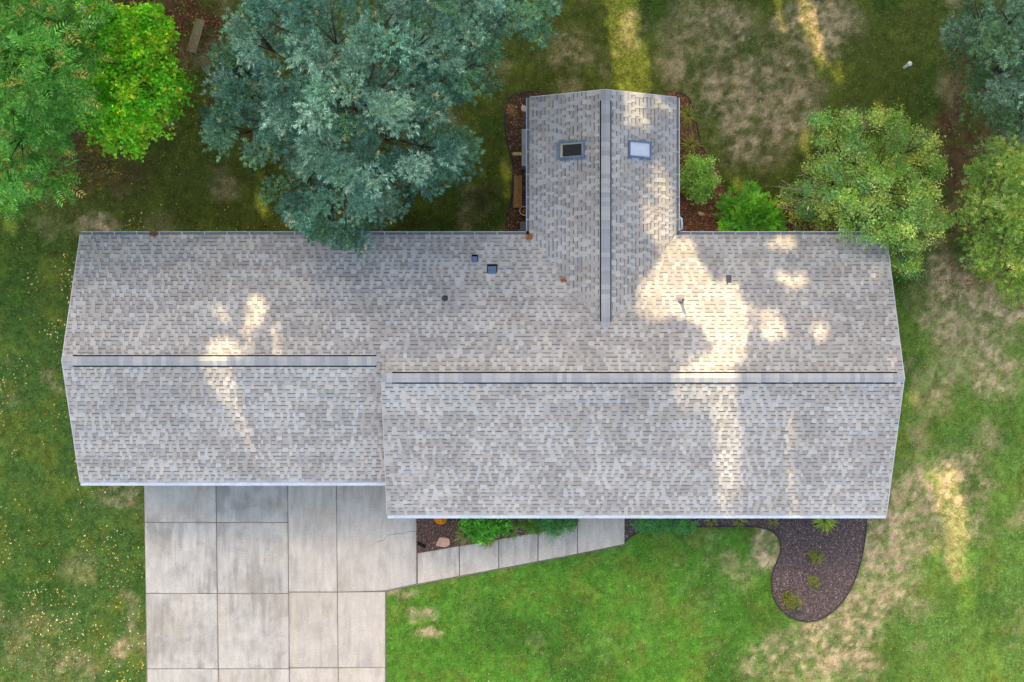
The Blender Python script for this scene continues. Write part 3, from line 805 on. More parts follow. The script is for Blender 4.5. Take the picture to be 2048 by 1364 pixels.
def crown_parts(lobes, kind, size, dens, palette, clump=.55, zmin=-.25, var=.18, flat=.75, cover=1.9, under=0, udepth=1.7, zjit=.25, accents=None):
    """lobes: (px, py, z, rx_px). Leaf clumps on the lobes' upper sides, each clump a burst of sprays."""
    out = []; pal = np.array([lin(*c) for c in palette])
    for px, py, z, rp in lobes:
        c = P(px, py, z); r = rp*(H-z)/F
        nclump = max(4, int(3.0*(r/clump)**2*cover))
        d = rand_dirs(nclump, zmin)
        rad = r*rng.uniform(.55, 1.02, (nclump, 1))
        cc = c + d*rad*np.array([1, 1, flat])
        cc[:, 2] += rng.uniform(-zjit, zjit*.5, nclump)
        ccol = pal[rng.integers(0, len(pal), nclump)]*rng.lognormal(0, .13, (nclump, 1))
        if under:      # lower leaf layer of the same crown
            nu = max(4, int(3.0*(r/clump)**2*under)); du = rand_dirs(nu, .0); ru = np.sqrt(rng.random((nu, 1)))
            hh = min(udepth, z*.6); cu = P(px, py, z-hh*.75) + [0, 0, hh*.75] + np.concatenate([du[:, :2]/(np.linalg.norm(du[:, :2], axis=1, keepdims=True)+1e-6)*ru*r*.92, rng.uniform(-hh, -hh*.5, (nu, 1))], 1)
            cc = np.concatenate([cc, cu]); d = np.concatenate([d, du]); nclump += nu
            ccol = np.concatenate([ccol, pal[rng.integers(0, len(pal), nu)]])
        k = max(4, int(dens*clump**2))
        m = nclump*k
        ci = np.repeat(np.arange(nclump), k)
        dd = rand_dirs(m, -.35)
        cr = clump*rng.uniform(.7, 1.25, nclump)[ci]
        pos = cc[ci] + dd*(cr*rng.uniform(.12, .9, m))[:, None]*np.array([1, 1, .7])
        ax = unit(dd*np.array([1, 1, .8]) + .35*d[ci] + rng.normal(0, .25, (m, 3)))
        col = ccol[ci]*rng.lognormal(0, .10, (m, 1))
        if accents:
            for share, ac in accents:
                q = rng.random(m) < share; col[q] = lin(*ac)*rng.uniform(.8, 1.15, (q.sum(), 1))
        out += sprays(pos, ax, kind, size, col, var)
    return out
def limbs(mb, base, top, lobes, r0, col):
    """tapered trunk with a limb to each lobe"""
    base = np.array(base, float); top = np.array(top, float)
    n = 7; ts = np.linspace(0, 1, n)
    wob = rng.normal(0, .06, (n, 3))*np.array([1, 1, 0]); wob[0] = 0
    tr = [base + (top-base)*t + w for t, w in zip(ts, wob)]
    mb.tube(tr, [r0*(1-.8*t)*(1.35 if i == 0 else 1) for i, t in enumerate(ts)], 9, col)
    for px, py, z, rp in lobes:
        c = P(px, py, z); f = np.clip((c[2]-base[2])/(top[2]-base[2]+1e-6) - .22, .2, .8)
        s_ = base + (top-base)*f; mid = (s_+c)/2 + [0, 0, -.06*np.linalg.norm(c-s_)] + rng.normal(0, .08, 3)
        mb.tube([s_, mid, c], [r0*.34*(1-f*.5), r0*.16, r0*.05], 6, col)
        for _ in range(5):
            e_ = c + unit(rng.normal(0, 1, 3)*[1, 1, .5])*rp*(H-z)/F*.75
            mb.tube([mid*.35 + c*.65, (c+e_)/2 + rng.normal(0, .06, 3), e_], [r0*.12, r0*.07, r0*.025], 5, col)
def tree(name, label, base_px, lobes, kind, size, dens, palette, r0=.16, clump=.55, mat=None, group=None, bark=(88, 76, 66), top=None, **kw):
    b = P(*base_px, 0)
    t = thing(name, label, 'tree' if 'tree' in name else 'shrub', b, group)
    mb = MB(); c = np.mean([P(l[0], l[1], l[2]) for l in lobes], axis=0); zt = max(l[2] for l in lobes)
    tp = np.array([c[0], c[1], zt*.9]) if top is None else np.array(top)
    limbs(mb, b - [0, 0, .1], tp, lobes, r0, lin(*bark)*.7)
    mb.build('trunk', M_bark, t, True)
    obj('crown', leaf_mesh('crown', crown_parts(lobes, kind, size, dens, palette, clump, **kw), mat or M_leaf), t)
    return t

# ------------------------------------------------------------------ in-frame trees
BLUE = [(100,148,122),(86,132,112),(118,160,134),(78,122,104),(100,146,106),(134,172,148)]
blue_lobes = [(505,75,8.5,50),(560,30,9.5,72),(660,60,10.5,95),(760,35,10,85),(850,70,10,90),(960,45,8.5,80),(1045,10,7.5,62),
              (505,200,7.5,52),(460,185,5.5,26),(590,160,9.5,85),(700,190,10.5,92),(810,170,9.5,85),(900,130,8,75),(960,120,6.5,55),
              (500,250,6,55),(570,290,7.5,75),(670,300,9,85),(780,290,8.5,85),(870,300,7,62),(900,310,5.5,42),
              (600,380,6,58),(680,390,6.5,70),(770,370,6.5,65),(710,445,5,45),(650,440,4.6,34),(830,350,6,48),(458,130,5,24),(455,265,4.6,26)]
tree('leafy_tree', 'big blue-green tree with feathery foliage overhanging the back eave', (720,270), blue_lobes, 'fan', .17, 260, BLUE, .20, .54, M_needle, cover=.5, under=.75, udepth=4.2, var=.32, zjit=.8,
     accents=[(.010, (206,196,160)), (.006, (196,190,120))], top=P(720, 200, 10))
# tall feather-leaved tree at the left edge
PIN = [(108,182,82),(94,168,74),(126,190,94),(84,154,68),(118,184,76)]
tree('feathery_tree', 'feathery-leaved green tree at the left edge', (60,250),
     [(30,60,8,80),(110,50,7.5,70),(60,140,8.5,80),(20,210,8,80),(120,150,7,60),(40,290,7,70),(80,330,6,50),(15,360,6,48),(150,90,6.5,45),(0,120,8,80),(110,240,6,50)],
     'pinnate', .44, 60, PIN, .22, .55, cover=1.2, under=.8, udepth=3.0, var=.25, accents=[(.05, (206,186,100)), (.008, (220,214,180))])
MAP = [(134,230,66),(116,218,62),(154,236,74),(176,238,74),(106,206,62),(144,232,68)]
tree('broadleaf_tree', 'bright yellow-green tree left of the grey plank bench', (240,165),
     [(210,60,4.4,55),(270,90,4.9,62),(310,60,3.4,45),(200,130,4.9,60),(280,160,4.9,68),(340,155,3.4,45),(240,220,4.4,60),(300,220,3.9,52),(355,170,2.4,28),(230,270,3.1999999999999997,38),(180,210,3.9,45),(280,265,2.9,32),(170,50,3.9,45)],
     'round', .19, 120, MAP, .2, .46, cover=1.15, under=.8, udepth=2.4, var=.24, accents=[(.13, (206,214,62))])
tree('sparse_shrub', 'thin brown-green shrub with yellowing leaves below the bright yellow-green tree', (165,315),
     [(150,290,2.2,55),(200,310,2,45),(110,310,2.4,45),(170,345,1.6,45),(100,370,1.8,40),(230,330,1.3,30)],
     'small', .16, 16, [(96,104,58),(120,112,64),(84,92,52),(140,120,66)], .06, .5, accents=[(.12, (206,160,80))])
# right side
VAR = [(158,196,104),(140,186,96),(174,206,116),(128,180,112),(190,208,108),(148,192,84)]
tree('dappled_tree', 'pale green small-leaved tree over the back right roof corner', (1720,385),
     [(1662,262,3.2,42),(1712,258,3.4,40),(1782,262,3.2,38),(1640,305,3.2,40),(1700,315,3.8,50),(1768,318,3.8,48),(1828,290,3.4,42),(1850,322,3,32),
      (1655,365,3,44),(1720,380,3.8,52),(1790,382,3.8,50),(1842,392,3.4,42),(1640,418,2.2,36),(1692,430,2.8,42),(1760,442,3.4,46),(1828,446,3.4,46),(1735,465,3.5,30),(1800,508,2.8,32),(1815,524,2.6,24),(1862,436,3,30),(1600,395,1.8,28),(1612,440,1.5,32)],
     'small', .17, 210, VAR, .14, .38, cover=.62, under=.5, udepth=2.2, zjit=.5, var=.26, accents=[(.05, (214,206,150)), (.03, (206,200,90))])
SPR = [(112,150,116),(98,134,102),(136,168,142),(88,124,84),(106,142,92)]
tree('spruce_tree', 'dark blue-green spruce in the top right corner', (1985,150),
     [(2016,30,7,64.4),(1956,40,5.5,50.6),(1946,110,5,41.4),(2006,110,7,64.4),(2061,80,8,64.4),(1961,190,4.5,44.160000000000004),(2016,190,6,57.04),(2066,170,7,55.2),(2001,245,4,36.800000000000004),(2056,245,5,38.64),(1931,70,4,27.6),(2076,10,8,55.2)],
     'needle', .19, 190, SPR, .2, .42, M_needle, cover=.65, under=.7, udepth=3.0, zjit=.6, var=.28)
OLV = [(138,172,78),(124,164,76),(156,184,88),(108,150,68),(178,198,94),(142,180,108)]
tree('conifer_tree', 'olive-green soft conifer at the right edge below the spruce', (1985,430),
     [(2006,320,5,46.0),(1966,370,4,38.64),(2056,330,6.5,50.6),(2006,400,5.5,53.36),(1966,440,4.5,38.64),(2061,410,7,57.04),(2006,480,5.5,53.36),(1981,520,4,34.96),(2056,490,6.5,55.2),(2026,550,4.5,38.64),(2061,565,4.5,36.800000000000004),(1951,400,3,23.92)],
     'needle', .19, 190, OLV, .18, .42, M_needle, cover=.65, under=.7, udepth=3.0, zjit=.6, var=.28, accents=[(.05, (196,190,110))])
# bare branches lying out of the dappled tree
tr = bpy.data.objects['dappled_tree']
mb = MB()
for a, b, c, z in [((1665,420),(1610,405),(1562,393),1.7),((1650,400),(1600,378),(1545,372),1.9),((1660,415),(1645,370),(1598,345),2.0),((1640,418),(1590,412),(1556,412),1.6),((1625,400),(1590,395),(1560,382),1.7),((1600,378),(1580,370),(1562,360),1.8),((1600,405),(1590,420),(1560,415),1.7),((1625,340),(1605,350),(1592,352),2.2)]:
    mb.tube([P(*a, z-.4), P(*b, z), P(*c, z+.1)], [.022, .014, .005], 5, lin(170, 158, 142))
mb.build('bare_branch', M_bark, tr, True)

# shrubs of the beds
def shrub(name, label, px, py, r_px, h, kind, size, dens, palette, clump=.25, lobes=None, group=None, **kw):
    L_ = lobes or [(px, py, h*.6, r_px)]
    return tree(name, label, (px, py), L_, kind, size, dens, palette, .03, clump, group=group, **kw)
shrub('garden_shrub', 'round light green shrub beside the right eave of the wing', 1400, 360, 30, 1.2, 'small', .17, 300, [(160,204,98),(132,182,86),(180,216,114)], .26,
      [(1398,335,.9,26),(1388,365,.9,26),(1412,362,.9,24),(1400,380,.7,20)])
shrub('leafy_shrub', 'bright green leafy shrub beside the back gutter', 1500, 425, 50, 1.1, 'fan', .22, 170, [(108,190,60),(132,204,66),(90,172,66),(142,208,84)], .3,
      [(1480,440,.8,34),(1520,430,.8,34),(1500,405,.9,32),(1462,425,.6,24),(1540,450,.6,26),(1500,455,.7,30)])
shrub('garden_shrub', 'round dark green shrub touching the front walk', 1112, 1040, 32, 1.0, 'small', .085, 420, [(84,160,88),(98,172,98),(70,144,80)], .16,
      [(1114,1040,.7,31),(1096,1042,.6,24),(1134,1042,.6,22)])
shrub('garden_shrub', 'wide dark green shrub at the eave right of the porch slab', 1320, 1040, 40, .9, 'small', .10, 380, [(76,160,96),(88,172,100),(68,144,82),(110,172,80)], .18,
      [(1288,1041,.6,23),(1318,1043,.6,24),(1350,1043,.5,21),(1376,1047,.4,15)])
shrub('small_shrub', 'low light green shrub left of the round dark shrub', 1064, 1046, 22, .7, 'small', .09, 360, [(110,158,62),(92,146,54),(130,168,76)], .15,
      [(1056,1046,.45,18),(1068,1057,.35,15)])
shrub('leafy_perennial', 'broad-leaved bright green perennial under the front gutter', 972, 1046, 34, .6, 'round', .13, 300, [(102,186,72),(88,174,64),(118,200,80)], .18,
      [(952,1050,.35,22),(980,1051,.4,26),(1004,1046,.35,18),(962,1068,.25,16),(938,1046,.3,15)])
for lab, px, py, r, g in (('upper tiny bush in the teardrop mulch bed', 1632, 1113, 14, None), ('lower tiny bush in the teardrop mulch bed', 1629, 1165, 12, None), ('largest yellow-green bush near the tip of the teardrop bed', 1581, 1200, 20, None)):
    shrub('dwarf_shrub', lab, px, py, r, .45, 'small', .085, 380, [(130,140,66),(108,126,56),(150,150,70)], .12, [(px, py, .25, r*.8), (px+r*.4, py+r*.3, .2, r*.55), (px-r*.4, py-r*.4, .2, r*.5)], 'small bushes in the teardrop bed')

def blades(px, py, n, ln, wd, palette, lift=.9, zb=.03):
    """fountain of arching blades"""
    b = P(px, py, zb); parts = []; pal = np.array([lin(*c) for c in palette])
    a = rng.uniform(0, 2*np.pi, n); out = np.stack([np.cos(a), np.sin(a), np.zeros(n)], -1)
    L_ = ln*rng.uniform(.6, 1.1, n); sp = rng.uniform(.25, 1, n)
    ts = [0, .35, .7, 1.0]; side = np.stack([-np.sin(a), np.cos(a), np.zeros(n)], -1)
    pts = [b + out*(L_*sp*t)[:, None] + out*.04 + np.array([0, 0, 1])*(L_*lift*(t - .75*t*t*(.5+sp)))[:, None] for t in ts]
    ww = [1, .9, .6, .05]
    V = []; 
    for p_, w_ in zip(pts, ww): V += [p_ - side*wd*w_/2, p_ + side*wd*w_/2]
    V = np.stack(V, 1)
    i = np.arange(n)[:, None]*8
    Fq = np.concatenate([i + np.array([[0, 1, 3, 2]]) + 2*k_ for k_ in range(3)], 0)
    C = pal[rng.integers(0, len(pal), n)]*rng.lognormal(0, .2, (n, 1))
    return V.reshape(-1, 3), Fq, np.repeat(C, 8, axis=0)
def grass_clump(name, label, px, py, n, ln, wd, palette, group=None, **kw):
    V, Fq, C = blades(px, py, n, ln, wd, palette, **kw)
    b = P(px, py, 0)
    o = obj(name, np_mesh(name, V - b, Fq, C, M_grass)); o.location = b
    return tag(o, label, 'ornamental grass', group)
TANG = [(150,150,84),(130,138,74),(170,160,104),(112,128,64)]
grass_clump('ornamental_grass', 'tan ornamental grass clump left of the broad-leaved perennial', 930, 1068, 230, .55, .024, TANG)
grass_clump('ornamental_grass', 'tan ornamental grass clump hanging over the front walk', 976, 1074, 200, .48, .024, [(170,154,80),(150,142,70),(186,164,96)])
grass_clump('ornamental_grass', 'green spiky grass clump right of the broad-leaved perennial', 1022, 1060, 140, .46, .024, [(110,150,66),(130,158,84),(150,166,110)])
grass_clump('daylily', 'yellow-green strap-leaved daylily under the front right gutter', 1648, 1040, 150, .62, .04, [(168,186,84),(150,176,72),(186,196,104),(136,166,64)])
for x, y, lab in ((1422, 1040, 'sparse green grass clump first right of the wide dark shrub'), (1478, 1042, 'sparse tan grass clump at the front gutter between shrub and daylily'), (1545, 1041, 'sparse yellow grass clump just left of the daylily')):
    grass_clump('ornamental_grass', lab, x, y, 60, .36, .018, [(130,150,70),(160,158,84)])
for x, y, n, lab in ((1376, 232, 150, 'pale ornamental grass clump at the wing right corner'), (1380, 290, 130, 'yellowish ornamental grass clump above the round light shrub')):
    grass_clump('ornamental_grass', lab, x, y, n, .6, .018, [(150,158,76),(176,170,92),(128,144,66)])

# ------------------------------------------------------------------ grass, weeds, fallen leaves
def free_ground(x, y, edge=.0):
    m = np.ones(x.shape, bool)
    for poly in [p for _, p, _, _ in BEDS] + [DRIVE, WALK] + HOUSE_FOOT: m &= ~in_poly(x, y, poly)
    return m
n = 230000
gx0 = rng.uniform(-19.2, 19.2, n); gy0 = rng.uniform(-13, 13, n)
c, dry, so = lawn_rgb(gx0, gy0)
keep = free_ground(gx0, gy0) & (rng.random(n) > so*.85) & (rng.random(n) > dry*.25)
keep &= ~((gx0 > -13.3) & (gx0 < 11.6) & (gy0 > -4.3) & (gy0 < 3.1))
gx0, gy0, c, dry = gx0[keep], gy0[keep], c[keep], dry[keep]
n = len(gx0)
parts_V, parts_C = [], []
for k_ in range(3):
    a = rng.uniform(0, 2*np.pi, n); ln = rng.uniform(.035, .085, n); tilt = rng.uniform(.35, 1.3, n)
    b = np.stack([gx0 + rng.normal(0, .025, n), gy0 + rng.normal(0, .025, n), np.full(n, .0)], -1)
    out = np.stack([np.cos(a)*np.sin(tilt), np.sin(a)*np.sin(tilt), np.cos(tilt)], -1)
    sd = np.stack([-np.sin(a), np.cos(a), np.zeros(n)], -1)*rng.uniform(.006, .013, n)[:, None]
    parts_V.append(np.stack([b - sd, b + sd, b + out*ln[:, None]], 1))
    cc = c*rng.lognormal(0, .32, (n, 1))
    straw = rng.random(n) < .06 + .3*dry
    cc[straw] = lin(190, 172, 128)*rng.uniform(.6, 1.1, (straw.sum(), 1))
    parts_C.append(np.repeat(cc*1.12, 3, axis=0))
V = np.concatenate(parts_V).reshape(-1, 3); C = np.concatenate(parts_C)
gr = obj('lawn_grass', np_mesh('lawn_grass', V, np.arange(len(V)).reshape(-1, 3), C, M_grass))
tag(gr, 'short mown grass over the whole yard', 'grass', kind='stuff')

def weeds(label, spots, palette, dens=420):
    parts = []; pal = np.array([lin(*q) for q in palette])
    for px, py, rx, ry in spots:
        m = int(dens*rx*ry/55.7**2*3.1)
        r = np.sqrt(rng.random(m)); a = rng.uniform(0, 2*np.pi, m)
        r = r*(.55+.8*fbm(np.cos(a)*3+px, np.sin(a)*3+py, .8, 66)+.35*rng.random(m))
        q = np.stack([P(px, py)[0] + rx/55.7*r*np.cos(a), P(px, py)[1] + ry/55.7*r*np.sin(a)], -1)
        ok = free_ground(q[:, 0], q[:, 1]); q = q[ok]; m = len(q)
        pos = np.concatenate([q, rng.uniform(.01, .05, (m, 1))], 1)
        parts += sprays(pos, unit(rng.normal(0, 1, (m, 3))*[1, 1, .3] + [0, 0, .25]), 'small', .055, pal[rng.integers(0, len(pal), m)]*rng.lognormal(0, .15, (m, 1)))
    o = obj('ground_weeds', leaf_mesh('ground_weeds', parts, M_leaf))
    return tag(o, label, 'weeds', kind='stuff')
weeds('pale green leafy patches standing in for young treetops at bottom right', [(1860,1262,62,42),(2035,1140,40,70),(2040,930,25,30),(2030,1330,25,35),(1930,870,40,28)], [(132,188,104),(116,174,90),(150,200,122)], 300)  # low leaf tufts built in place of young treetops
weeds('dark green ground cover between blue-green tree and wing', [(900,420,100,45),(985,420,40,40),(850,445,60,22)], [(70,104,46),(58,90,40),(92,120,58)], 380)
weeds('low weeds along the right house wall and beds', [(1795,560,22,45),(1745,1046,16,14),(1530,1180,10,22),(1440,390,20,30),(1310,250,1,1)], [(92,150,64),(80,136,56)], 300)

def fallen(name, label, N, sampler, palette, size=(.03, .06), z=(.04, .09)):
    q = sampler(N); n = len(q)
    pal = np.array([lin(*c_) for c_ in palette])
    a = rng.uniform(0, 2*np.pi, n)
    ax = np.stack([np.cos(a), np.sin(a), rng.normal(0, .25, n)], -1); ax = unit(ax)
    nr = unit(np.stack([rng.normal(0, .3, n), rng.normal(0, .3, n), np.ones(n)], -1))
    ln = rng.uniform(*size, n)*1.6
    pos = q if q.shape[1] == 3 else np.concatenate([q, rng.uniform(*z, (n, 1))], 1)
    g = leaf_geo(pos, ax, nr, ln, ln*rng.uniform(.4, .7, n), pal[rng.integers(0, len(pal), n)]*rng.lognormal(0, .2, (n, 1)), .2)
    o = obj(name, leaf_mesh(name, [g], M_leaf))
    return tag(o, label, 'fallen leaves', kind='stuff')
def px_region(x0, x1, y0, y1, clumps=True):
    def f(n):
        px = rng.uniform(x0, x1, n*3); py = rng.uniform(y0, y1, n*3)
        w = fbm(px/55, py/55, .8, 33)
        ok = rng.random(n*3) < sstep(.38, .62, w) if clumps else np.ones(n*3, bool)
        p = np.stack([px, py], -1)[ok][:n]
        q = np.stack([(p[:, 0]-1024)*H/F, (682-p[:, 1])*H/F], -1)
        return q[free_ground(q[:, 0], q[:, 1])]
    return f
YEL = [(222,196,110),(206,170,80),(228,214,160),(196,150,70),(180,120,60)]
fallen('fallen_leaves', 'yellow fallen leaves on the lawn left of the house', 1150, px_region(-20, 292, 420, 1364), YEL + [(240,230,190)], (.026, .058))
fallen('fallen_leaves', 'yellow fallen leaves under the trees at top left', 700, px_region(-20, 620, 0, 470), YEL + [(170,110,60)], (.025, .05))
fallen('fallen_leaves', 'few pale fallen leaves on the front lawn', 46, px_region(775, 1540, 1090, 1364, False), [(230,222,190),(214,190,110)], (.02, .045))
fallen('fallen_leaves', 'brown fallen leaves under the conifers at right', 900, px_region(1870, 2048, 180, 620), [(150,104,70),(120,84,60),(170,130,90),(96,66,48)], (.03, .06), (.01, .05))
fallen('fallen_leaves', 'brown leaf litter under the trees in the top left corner', 1700, px_region(0, 470, -10, 150), [(128,74,54),(104,62,48),(150,96,64),(176,110,64)], (.03, .07), (.01, .06))
def on_polys(polys):
    def f(n):
        r = []
        for poly in polys:
            pa = np.array(poly); q = pa.min(0) + rng.random((n, 2))*(pa.max(0)-pa.min(0)); r.append(q[in_poly(q[:, 0], q[:, 1], poly)])
        return np.concatenate(r)
    return f
fallen('fallen_leaves', 'tan fallen leaves on the mulch beds', 90, on_polys([BED_FRONT_L, BED_WING_L, BED_WING_R]), [(214,180,140),(190,130,84),(226,206,176)], (.02, .04), (.05, .07))
fallen('nut_husks', 'dark nut husks and leaf bits on the concrete drive', 46, on_polys([DRIVE]), [(70,58,50),(96,80,66),(54,46,42)], (.02, .035), (.038, .045))
def roof_pts(n):
    r = []
    while len(r) < n:
        p = surf(rng.uniform(140, 1790), rng.uniform(470, 1020))
        if p[2] > 1: r.append(p + [0, 0, .03])
    return np.array(r)
fallen('roof_debris', 'scattered leaf specks on the roof shingles', 70, roof_pts, [(120,96,78),(206,190,160),(150,110,80)], (.015, .03))

# ------------------------------------------------------------------ yard objects
def bench(name, label, corners, zt, nplank, col, cat='bench'):
    """corners: near-left, near-right, far-right, far-left in photo pixels; planks run from near to far"""
    c = [P(a, b, zt) for a, b in corners]; base = sum(c)/4; base[2] = 0
    t = thing(name, label, cat, base)
    for i in range(nplank):
        u0, u1 = (i+.04)/nplank, (i+.96)/nplank
        q = [c[0]+(c[1]-c[0])*u0, c[0]+(c[1]-c[0])*u1, c[3]+(c[2]-c[3])*u1, c[3]+(c[2]-c[3])*u0]
        mb = MB(); cl = lin(*col)*rng.uniform(.82, 1.15)
        mb.add([p - [0,0,.035] for p in q] + q, [(0,3,2,1),(4,5,6,7),(0,1,5,4),(1,2,6,5),(2,3,7,6),(3,0,4,7)], cl)
        mb.build('plank', M_wood, t)
    for f in (.16, .84):
        for u in (.12, .88):
            p = c[0] + (c[1]-c[0])*u; q = c[3] + (c[2]-c[3])*u; r = p + (q-p)*f
            mb = MB(); mb.box((r[0]-.035, r[1]-.035, -.02), (r[0]+.035, r[1]+.035, zt-.035), lin(*col)*.8); mb.build('leg', M_wood, t)
    return t
bench('garden_bench', 'grey plank bench on brown leaf litter between the top left trees', [(373,102),(392,106),(410,40),(391,37)], .45, 4, (134,122,96))
bench('wooden_bench', 'brown plank bench along the left wall of the wing', [(1027,415),(1044,415),(1044,351),(1028,351)], .45, 4, (132,102,72))
b = P(1034, 307, 0)
t = thing('wood_rack', 'small pale plank on posts left of the wing gutter', 'rack', b)
q0 = P(1025, 310, .5); q1 = P(1048, 304.5, .5)
mb = MB(); mb.box((q0[0], q0[1], .46), (q1[0], q1[1], .5), lin(196, 172, 134)); mb.build('plank', M_wood, t)
for x in (q0[0]+.05, q1[0]-.05):
    mb = MB(); mb.box((x-.03, q0[1]+.01, -.02), (x+.03, q1[1]-.01, .46), lin(150, 124, 94)); mb.build('leg', M_wood, t)
q0 = P(1043.5, 332, .85); q1 = P(1056, 258, .85)
t = thing('storage_bench', 'grey storage box partly under the left wing eave', 'storage box', ((q0[0]+q1[0])/2, (q0[1]+q1[1])/2, 0))
mb = MB(); mb.box((q0[0]+.02, q0[1]+.02, 0), (q1[0]-.02, q1[1]-.02, .80), lin(120, 126, 132), .01); mb.build('body', M_metal, t)
mb = MB(); mb.box((q0[0], q0[1], .802), (q1[0], q1[1], .85), lin(150, 158, 166), .02); mb.build('lid', M_metal, t)
mb = MB(); mb.box((q0[0]-.02, q0[1]+.5, .66), (q0[0]+.018, q0[1]+.7, .7), lin(60, 64, 70)); mb.build('handle', M_dark, t)
# flower pot with orange flowers
c0 = P(1048.5, 421.5, .4); c0[2] = 0
t = thing('flower_pot', 'round pale-rimmed pot with an orange plant by the wing wall', 'pot', c0)
mb = MB(); mb.lathe(c0, [(.001, 0), (.10, 0), (.155, .36), (.17, .36), (.17, .41), (.145, .41), (.14, .33)], 24, lin(196, 186, 176)); mb.build('pot', M_stone, t, True)
mb = MB(); mb.lathe(c0, [(.14, .335), (.001, .345)], 24, lin(46, 36, 30)); mb.build('potting_soil', M_soil, t)
m = 60; pos = c0 + np.concatenate([rng.normal(0, .05, (m, 2)), rng.uniform(.34, .42, (m, 1))], 1)
obj('flowers', leaf_mesh('flowers', sprays(pos, rand_dirs(m, .1), 'small', .06, np.tile(lin(206, 104, 50), (m, 1))*rng.uniform(.6, 1.2, (m, 1))), M_leaf), t)
# dark bin in the corner
q0 = P(1040, 463, .7); q1 = P(1053, 444, .7)
t = thing('storage_bin', 'dark slate bin in the corner of wing and house', 'bin', ((q0[0]+q1[0])/2, (q0[1]+q1[1])/2, 0))
mb = MB(); mb.box((q0[0]+.02, q0[1]+.02, 0), (q1[0]-.02, q1[1]-.02, .66), lin(62, 70, 78), .01); mb.build('body', M_metal, t)
mb = MB(); mb.box((q0[0], q0[1], .662), (q1[0], q1[1], .7), lin(78, 88, 98), .015); mb.build('lid', M_metal, t)
# stones
def stone(label, px, py, rx, ry, h, col, seed, rot=0):
    r_ = np.random.default_rng(seed); c0 = P(px, py, 0)
    bm = bmesh.new(); bmesh.ops.create_icosphere(bm, subdivisions=3, radius=1)
    pl = [(unit(r_.normal(0, 1, 3)), r_.uniform(.42, .8)) for _ in range(9)] + [(np.array([0, 0, 1.0]), .6)]
    for v_ in bm.verts:
        p_ = np.array(v_.co)
        for nrm_, d_ in pl:
            dd_ = p_ @ nrm_ - d_
            if dd_ > 0: p_ = p_ - nrm_*dd_
        x_, y_ = p_[0]*rx/55.7, p_[1]*ry/55.7
        v_.co = (x_*math.cos(rot)-y_*math.sin(rot), x_*math.sin(rot)+y_*math.cos(rot), p_[2]*h + h*.35)
    me = bpy.data.meshes.new('stone'); bm.to_mesh(me); bm.free()
    a = me.color_attributes.new('Col', 'FLOAT_COLOR', 'POINT'); cc = np.ones((len(me.vertices), 4), np.float32)
    cc[:, :3] = lin(*col)*r_.uniform(.88, 1.1, (len(me.vertices), 1)); a.data.foreach_set('color', cc.ravel()); me.materials.append(M_stone)
    o = obj('garden_stone', me); o.location = c0
    return tag(o, label, 'stone')
stone('flat pink sandstone rock in the front bed', 885, 1082, 19, 16, .10, (196,150,130), 5, .3)
stone('pale rounded stone left of the wing corner', 1048, 217, 7, 9, .14, (186,170,152), 8)
stone('tan oval stone in the reddish mulch right of the wing', 1403, 428, 9, 6, .08, (190,160,122), 12, -.4)
# round orange chrysanthemum in a pot
c0 = P(881, 1037, .3); c0[2] = 0
t = thing('potted_flower', 'round orange flower mound half hidden under the front gutter', 'flowers', c0)
mb = MB(); mb.lathe(c0, [(.001, 0), (.13, 0), (.17, .2), (.16, .2), (.001, .19)], 20, lin(96, 60, 40)); mb.build('pot', M_stone, t, True)
m = 1300; d = rand_dirs(m, -.1); pos = c0 + [0, 0, .2] + d*np.array([.225, .225, .17])
nr = unit(d + rng.normal(0, .2, (m, 3)))
ax = unit(np.cross(nr, rng.normal(0, 1, (m, 3))))
colr = np.array([lin(*q_) for q_ in ((240,160,40),(232,140,36),(246,180,60))])[rng.integers(0, 3, m)]*rng.lognormal(0, .15, (m, 1))
sz = rng.uniform(.03, .05, m)
obj('flower_head', leaf_mesh('flower_head', [leaf_geo(pos, ax, nr, sz, sz*.8, colr, .2)], M_leaf), t)
# black path spotlight
c0 = P(843, 1089, 0)
t = thing('path_light', 'black spotlight lying at the edge of the front bed', 'light', c0)
a = P(835.5, 1085.5, .16); b = P(850, 1093.5, .22); dv = unit(b-a)
mb = MB(); mb.tube([a, a+dv*.02, b-dv*.06, b], [.045, .058, .064, .07], 12, lin(26, 27, 30)); mb.build('housing', M_soil, t, True)
mb = MB(); mb.tube([(a+b)/2, (a+b)/2 - [0, 0, .2]], [.012, .01], 6, lin(30, 30, 32)); mb.tube([(a+b)/2, (a+b)/2 + [.02, .09, .05]], [.012, .01], 6, lin(30, 30, 32)); mb.build('stake', M_dark, t)
# white capped pipe in the back lawn
c0 = P(1808.5, 135, 0)
t = thing('vent_pipe', 'white capped pipe standing in the back lawn', 'pipe', c0)
mb = MB(); mb.lathe(c0, [(.05, -.05), (.05, .47)], 18, lin(226, 230, 226)); mb.build('pipe', M_metal, t, True)
mb = MB(); mb.lathe(c0, [(.052, .44), (.078, .445), (.082, .47), (.082, .51), (.066, .525), (.02, .53), (.001, .53)], 20, lin(206, 214, 216)); mb.build('cap', M_metal, t, True)
